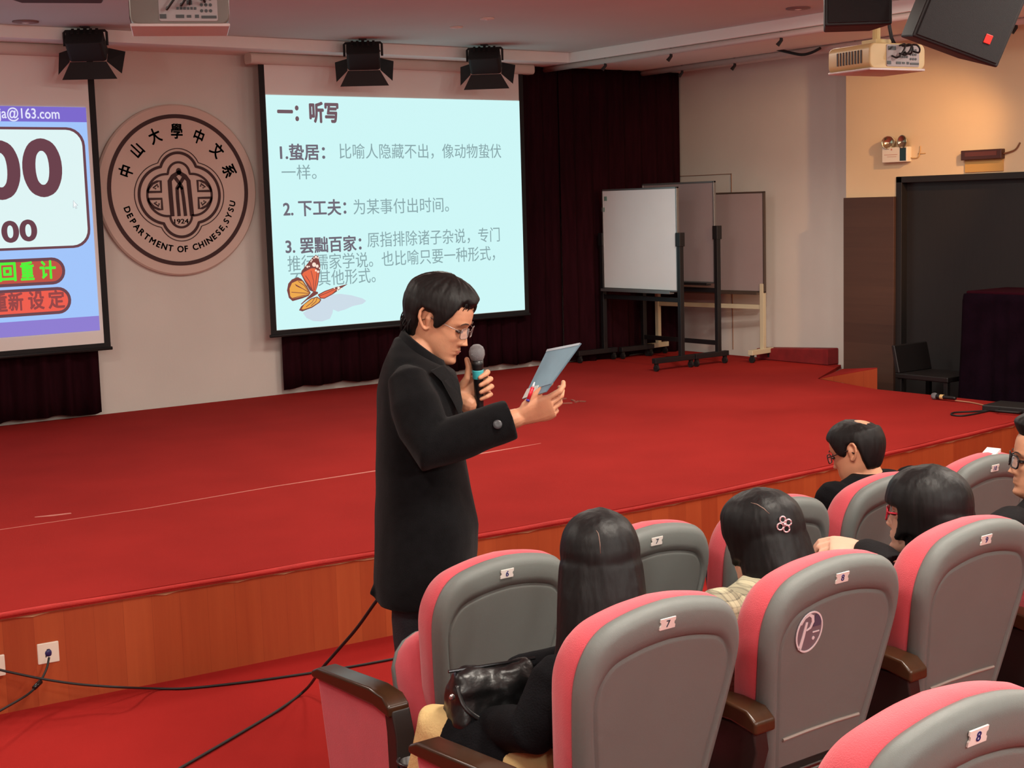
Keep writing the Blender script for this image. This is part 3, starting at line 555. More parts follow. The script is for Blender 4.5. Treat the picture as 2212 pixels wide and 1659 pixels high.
cp = [at(x, y, Y=v) - V((1.783, 5.44, 0.205)) for x, y, v in ((106, 1420, 5.41), (100, 1446, 5.39), (84, 1476, 5.36), (60, 1500, 5.32), (20, 1524, 5.22), (-30, 1552, 5.1))]
MB().tube(smooth_path(cp, 6), 0.0045, 8).build('lead', BLACK, pl, smooth=True)
MB().tube([cp[2] - (cp[3] - cp[2]) * 0.15, cp[2] + (cp[3] - cp[2]) * 0.45], [0.010, 0.009], 10).build('inline_switch', BLACKG, pl, smooth=True)
f1 = [at(x, y, Y=v) if v > 4 else at(x, y, Z=v) for x, y, v in ((-30, 1438, 5.40), (0, 1447, 5.37), (40, 1456, 5.35), (100, 1468, 5.30), (170, 1478, 5.26), (250, 1484, 5.2), (330, 1487, 0.014), (400, 1487, 0.006), (500, 1477, 0.006), (600, 1464, 0.006), (740, 1443, 0.006), (830, 1427, 0.006), (900, 1413, 0.006), (960, 1400, 0.006))]
tag(MB().tube(smooth_path(f1, 8), 0.005, 8).build('floor_cable', BLACK, None, smooth=True), 'long black cable lying across the red floor below the stage front', 'cable')
f2 = [at(880, 1190, D=4.75), at(845, 1255, D=4.72), at(808, 1305, D=4.75), at(770, 1358, D=4.85), at(725, 1410, D=4.95), at(692, 1448, D=5.05), at(660, 1490, Z=0.03), at(600, 1535, Z=0.006), at(500, 1595, Z=0.006), at(390, 1659, Z=0.006), at(260, 1735, Z=0.006)]
tag(MB().tube(smooth_path(f2, 8), 0.0055, 8).build('microphone_cable', BLACK, None, smooth=True), "black microphone cable rising from the floor to the speaker's coat", 'cable')
# ================================================================ HANGING FROM THE CEILING
def spotlight(name, loc, rz, label):
    r = empty(name, loc, rz, label, 'spotlight', 'theatre lamps over the stage')
    k = mat('lamp_black', (20, 19, 20), 0.7)
    # body hangs 0.2 below the ceiling and looks down and back towards +y
    rot = M4.Translation((0, 0, -0.125)) @ M4.Rotation(RAD(-40), 4, 'X') @ M4.Scale(0.82, 4)
    b = MB().prism(rrect(-0.155, -0.075, 0.155, 0.085, 0.03), -0.09, 0.12, 'xz').xf(rot); b.build('lamp_body', k, r, bevel=0.006)
    fin = MB()
    for x in (-0.1, -0.05, 0, 0.05, 0.1): fin.box((x - 0.012, -0.1, 0.03), (x + 0.012, 0.06, 0.095))
    fin.xf(rot).build('cooling_fins', k, r, bevel=0.003)
    for nm, q in (('barn_door', [(-0.15, 0.12, -0.075), (0.15, 0.12, -0.075), (0.23, 0.23, -0.17), (-0.23, 0.23, -0.17)]), ('barn_door', [(-0.15, 0.12, 0.085), (0.15, 0.12, 0.085), (0.19, 0.24, 0.14), (-0.19, 0.24, 0.14)]),
                  ('barn_door', [(-0.155, 0.12, -0.075), (-0.155, 0.12, 0.085), (-0.28, 0.2, 0.12), (-0.265, 0.22, -0.12)]), ('barn_door', [(0.155, 0.12, -0.075), (0.155, 0.12, 0.085), (0.28, 0.2, 0.12), (0.265, 0.22, -0.12)])):
        MB().loft([[V(p) for p in q], [V(p) + V((0, 0.002, 0.003)) for p in q]]).xf(rot).build(nm, k, r)
    y = MB().tube([(-0.145, 0, -0.13), (-0.145, 0, -0.04), (-0.135, 0, -0.03), (0.135, 0, -0.03), (0.145, 0, -0.04), (0.145, 0, -0.13)], 0.009, 8); y.build('yoke', k, r)
    MB().tube([(0, 0, 0), (0, 0, -0.05)], 0.012, 10).box((-0.03, -0.03, -0.008), (0.03, 0.03, 0)).build('clamp', k, r)
    MB().tube(smooth_path([(0.0, 0, -0.02), (0.03, -0.03, -0.09), (0.07, -0.04, -0.11), (0.1, -0.04, -0.07), (0.13, -0.02, -0.10)], 6), 0.007, 8).build('lamp_cable', k, r, smooth=True)
    return r
spotlight('stage_spotlight', at(196, 62, Z=3.17) + V((-0.08, -0.10, 0)), RAD(-33), 'black theatre lamp with barn doors above the left screen edge, leftmost of three')
spotlight('stage_spotlight', at(788, 88, Z=3.17) + V((-0.08, -0.10, 0)), RAD(-33), 'black theatre lamp with barn doors above the middle of the slide screen')
spotlight('stage_spotlight', at(1048, 100, Z=3.17) + V((-0.08, -0.10, 0)), RAD(-43), 'black theatre lamp with barn doors above the right end of the slide screen')
# projectors
PJ = mat('projector_grey', (112, 106, 98), 0.45, var=0.05); PJP = mat('projector_panel', (164, 158, 158), 0.5)
def projector(name, loc, rz, w_, d, h, label, body_m, rod=0.4):
    """rear panel with sockets faces local -y"""
    r = empty(name, loc, rz, label, 'projector')
    MB().prism(rrect(-w_ / 2, -h / 2, w_ / 2, h / 2, h * 0.28), -d / 2, d / 2, 'xz').build('body', body_m, r, bevel=0.008)
    MB().prism(rrect(-w_ * 0.21, -h * 0.40, w_ * 0.38, h * 0.44, 0.008), -d / 2 - 0.004, -d / 2 + 0.01, 'xz').build('rear_panel', PJP, r, bevel=0.002)
    pr = MB(); y0 = -d / 2 - 0.007; y1 = -d / 2
    for i in range(6): pr.cbox((w_ * (-0.02 + 0.035 * i), (y0 + y1) / 2, h * -0.03), (0.009, 0.006, 0.009))
    for i in range(3):
        for j in range(3): pr.lathe([(0.0005, -0.003), (0.006, -0.003), (0.006, 0.003), (0.0005, 0.003)], (w_ * (0.22 + 0.045 * i), (y0 + y1) / 2, h * (0.24 - 0.17 * j)), 10, 'y')
    for x, z, a, b_ in ((-0.17, -0.26, 0.024, 0.016), (0.0, -0.26, 0.03, 0.012), (0.09, -0.26, 0.016, 0.01), (0.17, -0.26, 0.014, 0.012), (0.29, -0.28, 0.055, 0.01), (-0.12, 0.3, 0.05, 0.018), (0.10, 0.14, 0.02, 0.016)): pr.cbox((w_ * x, (y0 + y1) / 2, h * z), (a, 0.006, b_))
    pr.build('sockets', mat('socket_dark', (38, 36, 38), 0.4), r)
    sl_ = MB()
    for i in range(9): sl_.cbox((-w_ / 2, -d * 0.3 + d * 0.07 * i, 0), (0.006, d * 0.03, h * 0.5))
    sl_.build('vent', mat('vent_dark', (62, 56, 54), 0.6), r)
    MB().lathe([(0.002, 0), (0.045, 0.0), (0.045, 0.03), (0.036, 0.034), (0.002, 0.03)], (-w_ * 0.27, d / 2 - 0.002, 0), 20, 'y').xf(M4.Identity(4)).build('lens', mat('lens_glass', (40, 44, 60), 0.1), r, smooth=False)
    rim = MB().prism(rrect(-w_ * 0.5, -0.006, w_ * 0.5, 0.006, 0.004), -d * 0.5, d * 0.5, 'xz'); rim.v = [(x, y, z - h / 2) for x, y, z in rim.v]
    rim.build('base_rim', mat('projector_rim', (196, 180, 176), 0.3), r, bevel=0.003)
    MB().box((-0.05, -0.05, h / 2), (0.05, 0.05, h / 2 + 0.03)).tube([(0, 0, h / 2 + 0.02), (0, 0, h / 2 + rod)], 0.02, 12).build('ceiling_mount', mat('mount_cream', (206, 180, 120), 0.5), r)
    cbm = MB()
    for a, b_ in (((0.02, 0.10), (0.12, 0.4)), ((0.10, 0.14), (0.05, 0.5)), ((-0.12, 0.0), (0.06, 0.45)), ((0.25, 0.2), (0.1, 0.42))):
        cbm.tube(smooth_path([(w_ * a[0], -d / 2 - 0.005, h * a[1]), (w_ * a[0], -d / 2 - 0.05, h * a[1] - 0.01), (w_ * (a[0] + b_[0]) / 2 + 0.01, -d / 2 - 0.05, h * 0.4), (w_ * b_[0] * 0.5, -d * 0.3, h * 0.75), (0.02, -0.03, h / 2 + rod * 0.7)], 6), 0.0045, 8)
    cbm.build('cables', BLACK, r, smooth=True); return r
p = at(388, 28, D=5.5); projector('ceiling_projector', p, RAD(-24), 0.36, 0.30, 0.125, 'grey ceiling projector with many rear sockets, above the left screen', PJ, 3.17 - p.z)
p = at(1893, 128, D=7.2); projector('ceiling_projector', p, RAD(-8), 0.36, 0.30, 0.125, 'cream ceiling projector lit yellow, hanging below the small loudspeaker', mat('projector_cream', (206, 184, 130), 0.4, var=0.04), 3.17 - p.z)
# loudspeakers
def loudspeaker(loc, rx, ry, rz, w_, d, h, label, badge=False):
    r = empty('loudspeaker', loc, 0, label, 'loudspeaker'); r.rotation_euler = (rx, ry, rz)
    MB().prism([(-w_ / 2, -d / 2), (w_ / 2, -d / 2), (w_ * 0.36, d / 2), (-w_ * 0.36, d / 2)], 0, h, 'xy').build('cabinet', BLACK, r, bevel=0.008)
    MB().box((-w_ / 2 + 0.012, -d / 2 - 0.008, 0.012), (w_ / 2 - 0.012, -d / 2 + 0.002, h - 0.012)).build('grille', mat('grille_black', (24, 24, 26), 0.8, bump=0.5, bscale=500), r, bevel=0.004)
    MB().tube([(0, 0, h - 0.01), (0, 0, h + 0.35)], 0.018, 10).build('hanger', BLACK, r)
    if badge: MB().cbox((w_ * 0.27, -d / 2 - 0.0095, 0.085), (0.028, 0.004, 0.034)).build('badge', mat('badge_red', (214, 44, 36), 0.4), r, bevel=0.002)
    return r
loudspeaker(at(1842, 62, D=5.9), RAD(0), 0, RAD(-38), 0.27, 0.22, 0.42, 'small black loudspeaker hanging upright above the cream projector')
loudspeaker(at(2035, 108, D=5.6), RAD(10), RAD(20), RAD(-30), 0.36, 0.28, 0.45, 'large tilted black loudspeaker with a red badge, upper right', True)
loudspeaker(at(118, -4, D=4.6), 0, RAD(1), RAD(-30), 0.36, 0.24, 0.45, 'black loudspeaker cut off by the top picture edge, above the left screen')
# rails with clips along the dropped ceiling on the right
for i, (a, b, lab) in enumerate((((8.2, 10.46), (8.2, 4.2), 'inner'), ((9.35, 10.40), (9.2, 4.2), 'outer'))):
    r = empty('ceiling_rail', (a[0], a[1], 3.06), 0, 'white %s rail with black clips under the dropped ceiling at right' % lab, 'rail')
    e = (b[0] - a[0], b[1] - a[1], 0)
    MB().tube([(0, 0, 0), e], 0.024, 12).build('bar', mat('rail_white', (214, 204, 196), 0.5), r, smooth=True)
    for t in ((0.14, 0.27, 0.46, 0.7) if i == 0 else (0.09, 0.2, 0.42, 0.66)):
        q_ = V(e) * t; MB().tube([q_ + V((0, 0, 0.03)), q_ + V((0, 0, -0.04)), q_ + V((-0.02, 0.02, -0.075))], [0.010, 0.013, 0.016], 8).build('clip', BLACK, r)
cbl = smooth_path([at(x, y, X=9.22) for x, y in ((1676, 106), (1700, 112), (1730, 118), (1752, 114), (1772, 104))], 6)
tag(MB().tube(cbl, 0.012, 8).build('slack_cable', BLACK, None, smooth=True), 'slack dark cable hanging under the rail at upper right', 'cable')
# recessed downlights in the stage ceiling
RING = mat('downlight_ring', (130, 104, 102), 0.5); BULB = mat('downlight_bulb', (230, 226, 218), 0.2)
for x, y, z, lab in ((55, 46, 3.17, 'round recessed downlight in the ceiling at the far left'), (1724, 17, 3.17, 'round recessed downlight in the ceiling left of the small loudspeaker'), (985, 58, 3.17, 'small flush ceiling light above the slide screen, lower of two'), (1052, 39, 3.17, 'small flush ceiling light above the slide screen, upper of two')):
    p = at(x, y, Z=z); big = x < 100 or x > 1500; rr = 0.085 if big else 0.05
    d = empty('downlight', p, 0, lab, 'ceiling light')
    MB().lathe([(rr * 0.6, 0.0), (rr, 0.0), (rr, -0.008), (rr * 0.62, -0.012)], seg=28).build('ring', RING if big else WHITE, d, smooth=True)
    MB().lathe([(0.002, -0.004), (rr * 0.35, -0.004), (rr * 0.3, -0.012), (0.002, -0.016)], seg=16).build('bulb', BULB, d, smooth=True)
# ================================================================ SEATS
PINK = mat('seat_fabric', (208, 86, 96), 0.85, var=0.05, scale=12, bump=0.35, bscale=420, spec=0.2, sheen=0.25)
PINKD = mat('seat_panel_fabric', (186, 62, 76), 0.85, var=0.05, scale=12, bump=0.35, bscale=420, spec=0.2, sheen=0.25)
SHELL = mat('grey_shell', (108, 114, 111), 0.45, var=0.03, scale=6, bump=0.22, bscale=900, spec=0.4)
ARMW = planks('armrest_wood', (40, 23, 13), (68, 43, 25), 0, 0.035, 0.28, 0.8)
DARKP = mat('dark_plastic', (34, 28, 26), 0.4)
PLATE = mat('number_plate', (232, 226, 220), 0.45); NUM = mat('number_blue', (58, 62, 140), 0.5)
NUM7 = mat('number_grey', (86, 94, 112), 0.5)
RECL = RAD(11.5)
def outline(inset=0.0):
    """half outline of the backrest (u sideways, t up along the recline), mirrored"""
    top = 0.572
    ctl = [(0.165, 0.02), (0.182, 0.10), (0.203, 0.22), (0.221, 0.34), (0.229, 0.41), (0.227, 0.455), (0.217, 0.492), (0.198, 0.526), (0.168, 0.551), (0.126, 0.566), (0.065, top + 0.006), (0.0, top + 0.011)]
    pts = [(p.x, p.y) for p in smooth_path([(u, t, 0) for u, t in ctl], 4)][:-1]
    right = pts; left = [(-u, t) for u, t in reversed(pts)]
    full = right + [(0, top + 0.011)] + left
    if inset:
        n = len(full); out = []
        for i in range(n):
            a, b = full[(i - 1) % n], full[(i + 1) % n]; dx, dy = b[0] - a[0], b[1] - a[1]; l = sqrt(dx * dx + dy * dy) or 1
            out.append((full[i][0] - dy / l * inset, full[i][1] + dx / l * inset))
        return out
    return full
HING = V((0, 0.10, 0.34))       # foot of the backrest, seat origin lies on the floor under the label plane
def BK(u, t, d):                # d: depth towards the sitter
    return HING + V((u, -sin(RECL) * t + cos(RECL) * d, cos(RECL) * t + sin(RECL) * d))
def backrest_meshes():
    sh = MB(); lay = [(0.006, 0.046), (0.0, 0.034), (0.002, 0.022), (0.010, 0.009), (0.022, 0.002), (0.032, 0.0005), (0.038, 0.001), (0.042, 0.008), (0.047, 0.008), (0.052, 0.004), (0.058, 0.0035), (0.066, 0.0035)]
    def dropped(i): return [(u, t - 0.044 * max(0, min(1, (i - 0.020) / 0.018)) * max(0, min(1, (t - 0.25) / 0.25))) for u, t in outline(i * 0.82)]   # the panel sits lower under the top rim
    sh.loft([[BK(u, t, d) for u, t in dropped(i)] for i, d in lay])
    cu = MB(); lay = [(0.008, 0.040, 0), (0.001, 0.046, 0), (0.0, 0.070, 0.004), (0.002, 0.094, 0.012), (0.008, 0.114, 0.020), (0.020, 0.129, 0.026), (0.036, 0.137, 0.028), (0.055, 0.141, 0.028), (0.07, 0.142, 0.028)]
    def soft(t): x = max(0.0, min(1.0, (t - 0.28) / 0.28)); return x * x * (3 - 2 * x)
    cu.loft([[BK(u, t - dr * soft(t), d) for u, t in outline(i)] for i, d, dr in lay])
    return sh, cu
sh_, cu_ = backrest_meshes(); SH_ME = sh_.mesh('back_shell'); CU_ME = cu_.mesh('backrest')
def plate_mesh():
    o = [(-0.0215, 0.0125), (-0.0215, 0.005), (-0.0185, 0.0025), (-0.0185, -0.0025), (-0.0215, -0.005), (-0.0215, -0.0125), (0.0215, -0.0125), (0.0215, -0.005), (0.0185, -0.0025), (0.0185, 0.0025), (0.0215, 0.005), (0.0215, 0.0125)]
    m = MB(); m.loft([[BK(u - 0.020, t + 0.546, 0.0005) for u, t in o], [BK(u - 0.020, t + 0.546, -0.0025) for u, t in o]]); return m
PL_ME = plate_mesh().mesh('number_plate')
seat_m = MB()
def cushion(tilt):
    """seat pan hinged at its rear, front corners rounded in plan; tilt 0 = flat, 90 = upright"""
    Mx = M4.Translation((0, 0.20, 0.37)) @ M4.Rotation(RAD(tilt), 4, 'X'); L = 0.31 if tilt > 20 else 0.43; a = MB(); b = MB()
    plan = [(-0.20, 0.0), (-0.225, 0.06), (-0.225, L - 0.13)] + [(-0.105 - 0.12 * cos(RAD(q)), L - 0.12 + 0.12 * sin(RAD(q))) for q in (20, 40, 60, 80)]
    plan = plan + [(-x, y) for x, y in reversed(plan)]
    def ring(k, z): return [(x * k, L / 2 + (y - L / 2) * k, z) for x, y in plan]
    a.loft([ring(0.97, 0.0), ring(1.0, 0.018), ring(1.0, 0.05), ring(0.975, 0.072), ring(0.92, 0.086), ring(0.8, 0.092), ring(0.5, 0.094)]).xf(Mx)
    b.loft([ring(0.55, -0.055), ring(0.8, -0.05), ring(0.93, -0.032), ring(1.0, 0.0), ring(1.012, 0.02), ring(0.985, 0.02)]).xf(Mx); return a, b
def arm_parts(root, x, end=False):
    a = MB().prism([(0.02, 0.545), (0.02, 0.575), (0.05, 0.598), (0.12, 0.605), (0.40, 0.590), (0.435, 0.575), (0.435, 0.556), (0.10, 0.560)], x - 0.034, x + 0.034, 'yz')
    ar = a.build('armrest', ARMW, root, bevel=0.008)
    if end:
        p = MB(); q0 = [(-0.0, 0.0), (0.33, 0.0), (0.43, 0.556), (0.03, 0.556)]; p.prism(q0, x - 0.018, x + 0.028, 'yz'); p.build('side_panel', PINKD, root, bevel=0.012)
        pr = MB().prism([(0.035, 0.0), (-0.005, 0.0), (0.0, 0.5), (0.02, 0.565), (0.06, 0.565), (0.05, 0.5)], x - 0.024, x + 0.034, 'yz'); pr.build('side_post', DARKP, root, bevel=0.006)
    else:
        pr = MB().prism([(0.08, 0.0), (0.22, 0.0), (0.20, 0.30), (0.30, 0.556), (0.04, 0.556), (0.03, 0.5), (0.09, 0.3)], x - 0.022, x + 0.022, 'yz'); pr.build('side_post', DARKP, root, bevel=0.006)
    cupx = MB()
    R_ = 0.042; ring = [(x + 0.004 + R_ * cos(2 * pi * k / 28), -0.035 + R_ * sin(2 * pi * k / 28), 0.44) for k in range(28)]
    for k in range(28):
        cupx.tube([ring[k], ring[(k + 1) % 28]], 0.004, 6, cap=False)
    cupx.build('cup_ring', mat('cup_ring', (44, 36, 38), 0.3), root, smooth=True)
    cu = MB().lathe([(0.002, 0.30), (0.03, 0.30), (0.037, 0.44), (0.034, 0.44), (0.028, 0.306), (0.002, 0.306)], (x + 0.004, -0.035, 0), 20); cu.build('cup_holder', DARKP, root, smooth=True)
def seat(num, loc, label, tilt=0, end=False, plate=True, occupied=False):
    r = empty('theatre_seat', loc, 0, label, 'seat', 'auditorium seats')
    put('back_shell', SH_ME, SHELL, r, smooth=True); put('backrest', CU_ME, PINK, r, smooth=True)
    a, b = cushion(tilt); a.build('seat_cushion', PINK, r, smooth=True, bevel=0.0); b.build('seat_pan', SHELL, r, smooth=True)
    MB().ribbon([(-0.13, 0.20), (0.0, 0.203), (0.13, 0.20)], 0.010, 0, 0.004).xf(M4.Identity(4))
    s = MB(); pts = [(-0.135, 0.150), (-0.05, 0.153), (0.05, 0.153), (0.135, 0.150)]
    s.tube([BK(u, t, 0.002) for u, t in pts], 0.0045, 6); s.build('shell_seam', mat('seam_grey', (150, 140, 132), 0.5), r)
    if plate:
        p = put('number_plate', PL_ME, PLATE, r)
        t = MB(); text_into(t, num, BK(-0.020, 0.5385, -0.003), V((1, 0, 0)), V((0, -sin(RECL), cos(RECL))), bold=0.005, thick=0.0006, center=True, height=0.0155); t.build('number', NUM7 if '7' in num else NUM, p)
    arm_parts(r, -0.392 + 0.03 if end else -0.245, end)
    MB().box((-0.05, 0.10, 0.0), (0.05, 0.34, 0.03)).box((-0.035, 0.16, 0.03), (0.035, 0.28, 0.36)).build('pedestal', mat('pedestal_black', (30, 28, 28), 0.5), r, bevel=0.006)
    return r
ROW1 = (2.297, 3.115, 0.0); ROW2 = (2.034, 2.19, 0.115); ROW3 = (1.162, 1.20, 0.232)
OFFY = -0.10 + sin(RECL) * 0.552     # label plane of the row -> seat origin
def place(row, k, *a, **kw): return seat(a[0], (row[0] + 0.55 * k, row[1] + OFFY, row[2]), *a[1:], **kw)
place(ROW1, 0, '6', 'empty front row aisle seat numbered 6 with pink side panel', tilt=68, end=True)
place(ROW1, 1, '7', 'front row seat numbered 7, right of seat 6')
place(ROW1, 2, '8', 'front row seat behind which the woman with the hair clip sits')
place(ROW1, 3, '9', 'front row seat of the balding man in black')
place(ROW1, 4, '10', 'front row seat numbered 10 at the right edge')
place(ROW1, 5, '11', 'front row seat beyond seat 10, just outside the right edge')
place(ROW2, 0, '7', 'second row aisle seat numbered 7, occupied by the woman in black jacket', end=True)
s8 = place(ROW2, 1, '8', 'second row seat numbered 8 with a round P sticker')
place(ROW2, 2, '9', 'second row seat numbered 9 behind the woman with red glasses')
place(ROW2, 3, '10', 'second row seat of the man with black glasses at the right edge')
place(ROW3, 1, '8', 'nearest seat numbered 8, cut off by the lower right corner')
# round sticker on seat 8
sk = MB(); n = 40; sk.loft([[BK(-0.105 + 0.044 * cos(2 * pi * k / n), 0.425 + 0.052 * sin(2 * pi * k / n), d) for k in range(n)] for d in (0.0045, 0.0005)])
so = sk.build('round_sticker', mat('sticker_grey', (112, 104, 112), 0.45), s8)
def BS(u, t): return (u, t)
def on_back(mb, d=0.0): mb.v = [tuple(BK(x, z, y + d)) for x, y, z in mb.v]; return mb
on_back(MB().ribbon([(-0.105 + 0.042 * cos(2 * pi * k / n), 0.425 + 0.050 * sin(2 * pi * k / n)) for k in range(n)], 0.004, -0.001, 0.001, True)).build('sticker_ring', mat('sticker_white', (226, 222, 226), 0.45), so)
on_back(MB().ribbon([(-0.130, 0.384), (-0.124, 0.415), (-0.119, 0.452)], [0.010, 0.009, 0.007], -0.001, 0.001).ribbon([(-0.137, 0.448), (-0.128, 0.464), (-0.114, 0.470), (-0.102, 0.463), (-0.098, 0.449), (-0.104, 0.435), (-0.116, 0.430)], [0.002, 0.005, 0.007, 0.009, 0.009, 0.006, 0.003], -0.001, 0.001)).build('sticker_letter', MATS['sticker_white'], so)
on_back(MB().prism([(-0.092, 0.404), (-0.088, 0.401), (-0.084, 0.404), (-0.084, 0.408), (-0.088, 0.411), (-0.092, 0.408)], -0.001, 0.001).box((-0.093, -0.001, 0.420), (-0.071, 0.001, 0.423))).build('sticker_dot', MATS['sticker_white'], so)
on_back(MB().prism([(-0.095, 0.436), (-0.070, 0.436), (-0.068, 0.445), (-0.078, 0.462), (-0.092, 0.468)], -0.0008, 0.001)).build('sticker_panel', mat('sticker_slate', (78, 76, 98), 0.5), so)
# ================================================================ PEOPLE
from mathutils import noise as NZ
CR = V((0.8005, -0.5986, 0)).normalized(); CF = V((0.5986, 0.8005, 0)).normalized(); UP = V((0, 0, 1))
SKIN = mat('skin', (206, 150, 118), 0.5, var=0.05, scale=30, bump=0.12, bscale=300, spec=0.35)
SKINP = mat('skin_pale', (222, 172, 148), 0.5, var=0.04, scale=30, bump=0.1, bscale=300, spec=0.35)
for m in (SKIN, SKINP):
    b = m.node_tree.nodes['Principled BSDF']; b.inputs['Subsurface Weight'].default_value = 0.12; b.inputs['Subsurface Radius'].default_value = (0.01, 0.004, 0.002)
def hair_mat(name, rgb, rough=0.46, sy=70):
    return mat(name, rgb, rough, var=0.4, scale=1.0, bump=0.15, bscale=2.2, spec=0.3, stretch=(sy, sy, 5))
HAIR = hair_mat('black_hair', (11, 10, 11), 0.5); HAIRM = hair_mat('man_hair', (15, 13, 13), 0.55)
def tab(z, t):
    def L(z):
        if z <= t[0][0]: return t[0][1]
        for (a, u), (b, v) in zip(t, t[1:]):
            if z <= b: return u + (v - u) * (z - a) / (b - a)
        return t[-1][1]
    return (L(z - 0.005) + 2 * L(z) + L(z + 0.005)) / 4
TF = [(0, .052), (.008, .074), (.02, .083), (.035, .079), (.05, .081), (.065, .081), (.08, .080), (.1, .081), (.12, .083), (.14, .088), (.16, .089), (.18, .084), (.2, .07), (.215, .05), (.228, .026), (.235, .001)]
TB = [(0, -.03), (.008, -.01), (.02, .02), (.035, .045), (.05, .06), (.07, .075), (.1, .092), (.12, .1), (.14, .104), (.16, .104), (.18, .096), (.2, .078), (.215, .055), (.228, .027), (.235, .001)]
TW = [(0, .016), (.008, .028), (.02, .041), (.035, .052), (.05, .059), (.07, .065), (.1, .07), (.12, .073), (.14, .076), (.16, .077), (.18, .073), (.2, .061), (.215, .045), (.228, .024), (.235, .001)]
def G(a, s): return exp(-(a / s) ** 2)
def head_point(ph, z, feat=True, fem=False):
    u = min(1.0, max(0.0, (z - 0.165) / 0.0705)); q = sqrt(max(0.0, 1 - u * u)) if z > 0.165 else 1.0; zz = min(z, 0.165)
    f, b, w_ = tab(zz, TF) * (0.06 + 0.94 * q if False else max(q, 0.004)), tab(zz, TB) * max(q, 0.004), tab(zz, TW) * max(q, 0.004); cx, a = (f - b) / 2, (f + b) / 2; c, s = cos(ph), sin(ph)
    x = cx + a * math.copysign(abs(c) ** 0.88, c); y = w_ * math.copysign(abs(s) ** 0.88, s)
    if feat and c > 0:
        ay = abs(y)
        t = min(1, max(0, (z - 0.079) / 0.046)); h = (0.025 * (1 - t) + 0.003 * t) if 0.079 <= z <= 0.128 else (0.025 * max(0, 1 - (0.079 - z) / 0.009) if z < 0.079 else 0)
        x += h * (0.85 if fem else 1) * G(y, 0.0085 + 0.007 * (1 - t)) + 0.006 * G(ay - 0.013, 0.006) * G(z - 0.079, 0.006)
        x -= 0.009 * G(ay - 0.032, 0.016) * G(z - 0.122, 0.011); x += 0.006 * G(ay - 0.032, 0.011) * G(z - 0.119, 0.0065)
        x += 0.004 * G(ay - 0.03, 0.022) * G(z - 0.140, 0.007) + 0.004 * G(ay - 0.042, 0.016) * G(z - 0.092, 0.014)
        x += 0.0065 * G(y, 0.02) * (G(z - 0.0585, 0.0042) + G(z - 0.0475, 0.0048)) - 0.0035 * G(y, 0.024) * G(z - 0.053, 0.0018)
        x += 0.004 * G(y, 0.014) * G(z - 0.016, 0.01) - 0.003 * G(y, 0.02) * G(z - 0.036, 0.006)
    return V((x, y, z))
ZS = [0.165 * i / 56 for i in range(57)] + [0.165 + 0.0705 * sin(RAD(90 * i / 20)) for i in range(1, 21)]
def head_into(mb, X, fem=False, n=72):
    mb.loft([[X @ head_point(2 * pi * k / n, z, True, fem) for k in range(n)] for z in ZS])
    for sd in (1, -1):   # ears
        o = [(-.004, .150), (-.016, .158), (-.030, .156), (-.036, .143), (-.034, .126), (-.026, .112), (-.016, .100), (-.008, .096), (-.003, .102)]
        mb.tube([X @ V((x - 0.004, sd * (0.074 + 0.012 * max(0, min(1, (-x - 0.004) / 0.03))), z)) for x, z in o], 0.0052 , 8, round_ends=True)
        mb.tube([X @ V((-0.012, sd * 0.070, 0.145)), X @ V((-0.014, sd * 0.074, 0.128)), X @ V((-0.010, sd * 0.072, 0.106))], [0.012, 0.013, 0.007], 10, flat=0.8, round_ends=True)
def hair_mesh(X, zh, thick, seed=0, wob=0.003, soft=0.014, n=144, extra=None):
    """closed cap that lies over the skull where zh(angle) < height and dips under the skin elsewhere"""
    mb = MB(); rings = []
    for z in [0.01 + 0.155 * i / 45 for i in range(46)] + [0.165 + 0.0705 * sin(RAD(90 * i / 18)) for i in range(1, 19)]:
        ring = []
        for k in range(n):
            ph = 2 * pi * k / n; a = ph if ph <= pi else ph - 2 * pi; p = head_point(ph, z, False)
            t = min(1, max(0, (z - zh(a)) / soft + 0.5)); t = t * t * (3 - 2 * t)
            nr = (p - V((-0.008, 0, 0.12))); nr.z *= min(1.0, max(0.2, 0.2 + (z - 0.13) / 0.06)); nr = nr.normalized()
            th = thick(a, z) + wob * (NZ.noise(V((9 * cos(a), 9 * sin(a), z * 16 + seed))) + 0.6 * NZ.noise(V((24 * cos(a), 24 * sin(a), z * 10 + seed))))
            ring.append(X @ (p + nr * (-0.012 + (th + 0.012) * t)))
        rings.append(ring)
    mb.loft(rings)
    if extra: extra(mb, X)
    return mb
def fall(mb, X, secs, seed=1, n=72):
    """hanging hair: closed sections (x centre, half depth, half width, z, y shift) in head space"""
    rings = []
    for i, (x, a, w_, z, ys) in enumerate(secs):
        rings.append([X @ V((x - 0.006 + (a + 0.010) * math.copysign(abs(cos(2 * pi * k / n)) ** (0.95 if z > 0.07 else 0.82), cos(2 * pi * k / n)), ys + w_ * math.copysign(abs(sin(2 * pi * k / n)) ** (0.95 if z > 0.07 else 0.82), sin(2 * pi * k / n)), z + (0.006 * sin(k * 1.9) if i == len(secs) - 1 else 0))) * 1.0 for k in range(n)])
        for k in range(n):
            d = 0.004 * NZ.noise(V((k * 0.55, i * 0.25, seed))) + 0.002 * NZ.noise(V((k * 1.7, i * 0.2, seed + 3)))
            c = X @ V((x, ys, z)); rings[-1][k] = rings[-1][k] + (rings[-1][k] - c).normalized() * d
    mb.loft(rings)
def hair_fuse(mb, seed):
    me = fuse(mb, 0.0042, 10, 'hair'); return crumple(me, 0.0012, 60, seed, (1, 1, 0.10))
def hair_on(root, mb, seed, m):
    me = hair_fuse(mb, seed); me.transform(M4.Translation(-root.location)); return put('hair', me, m, root)
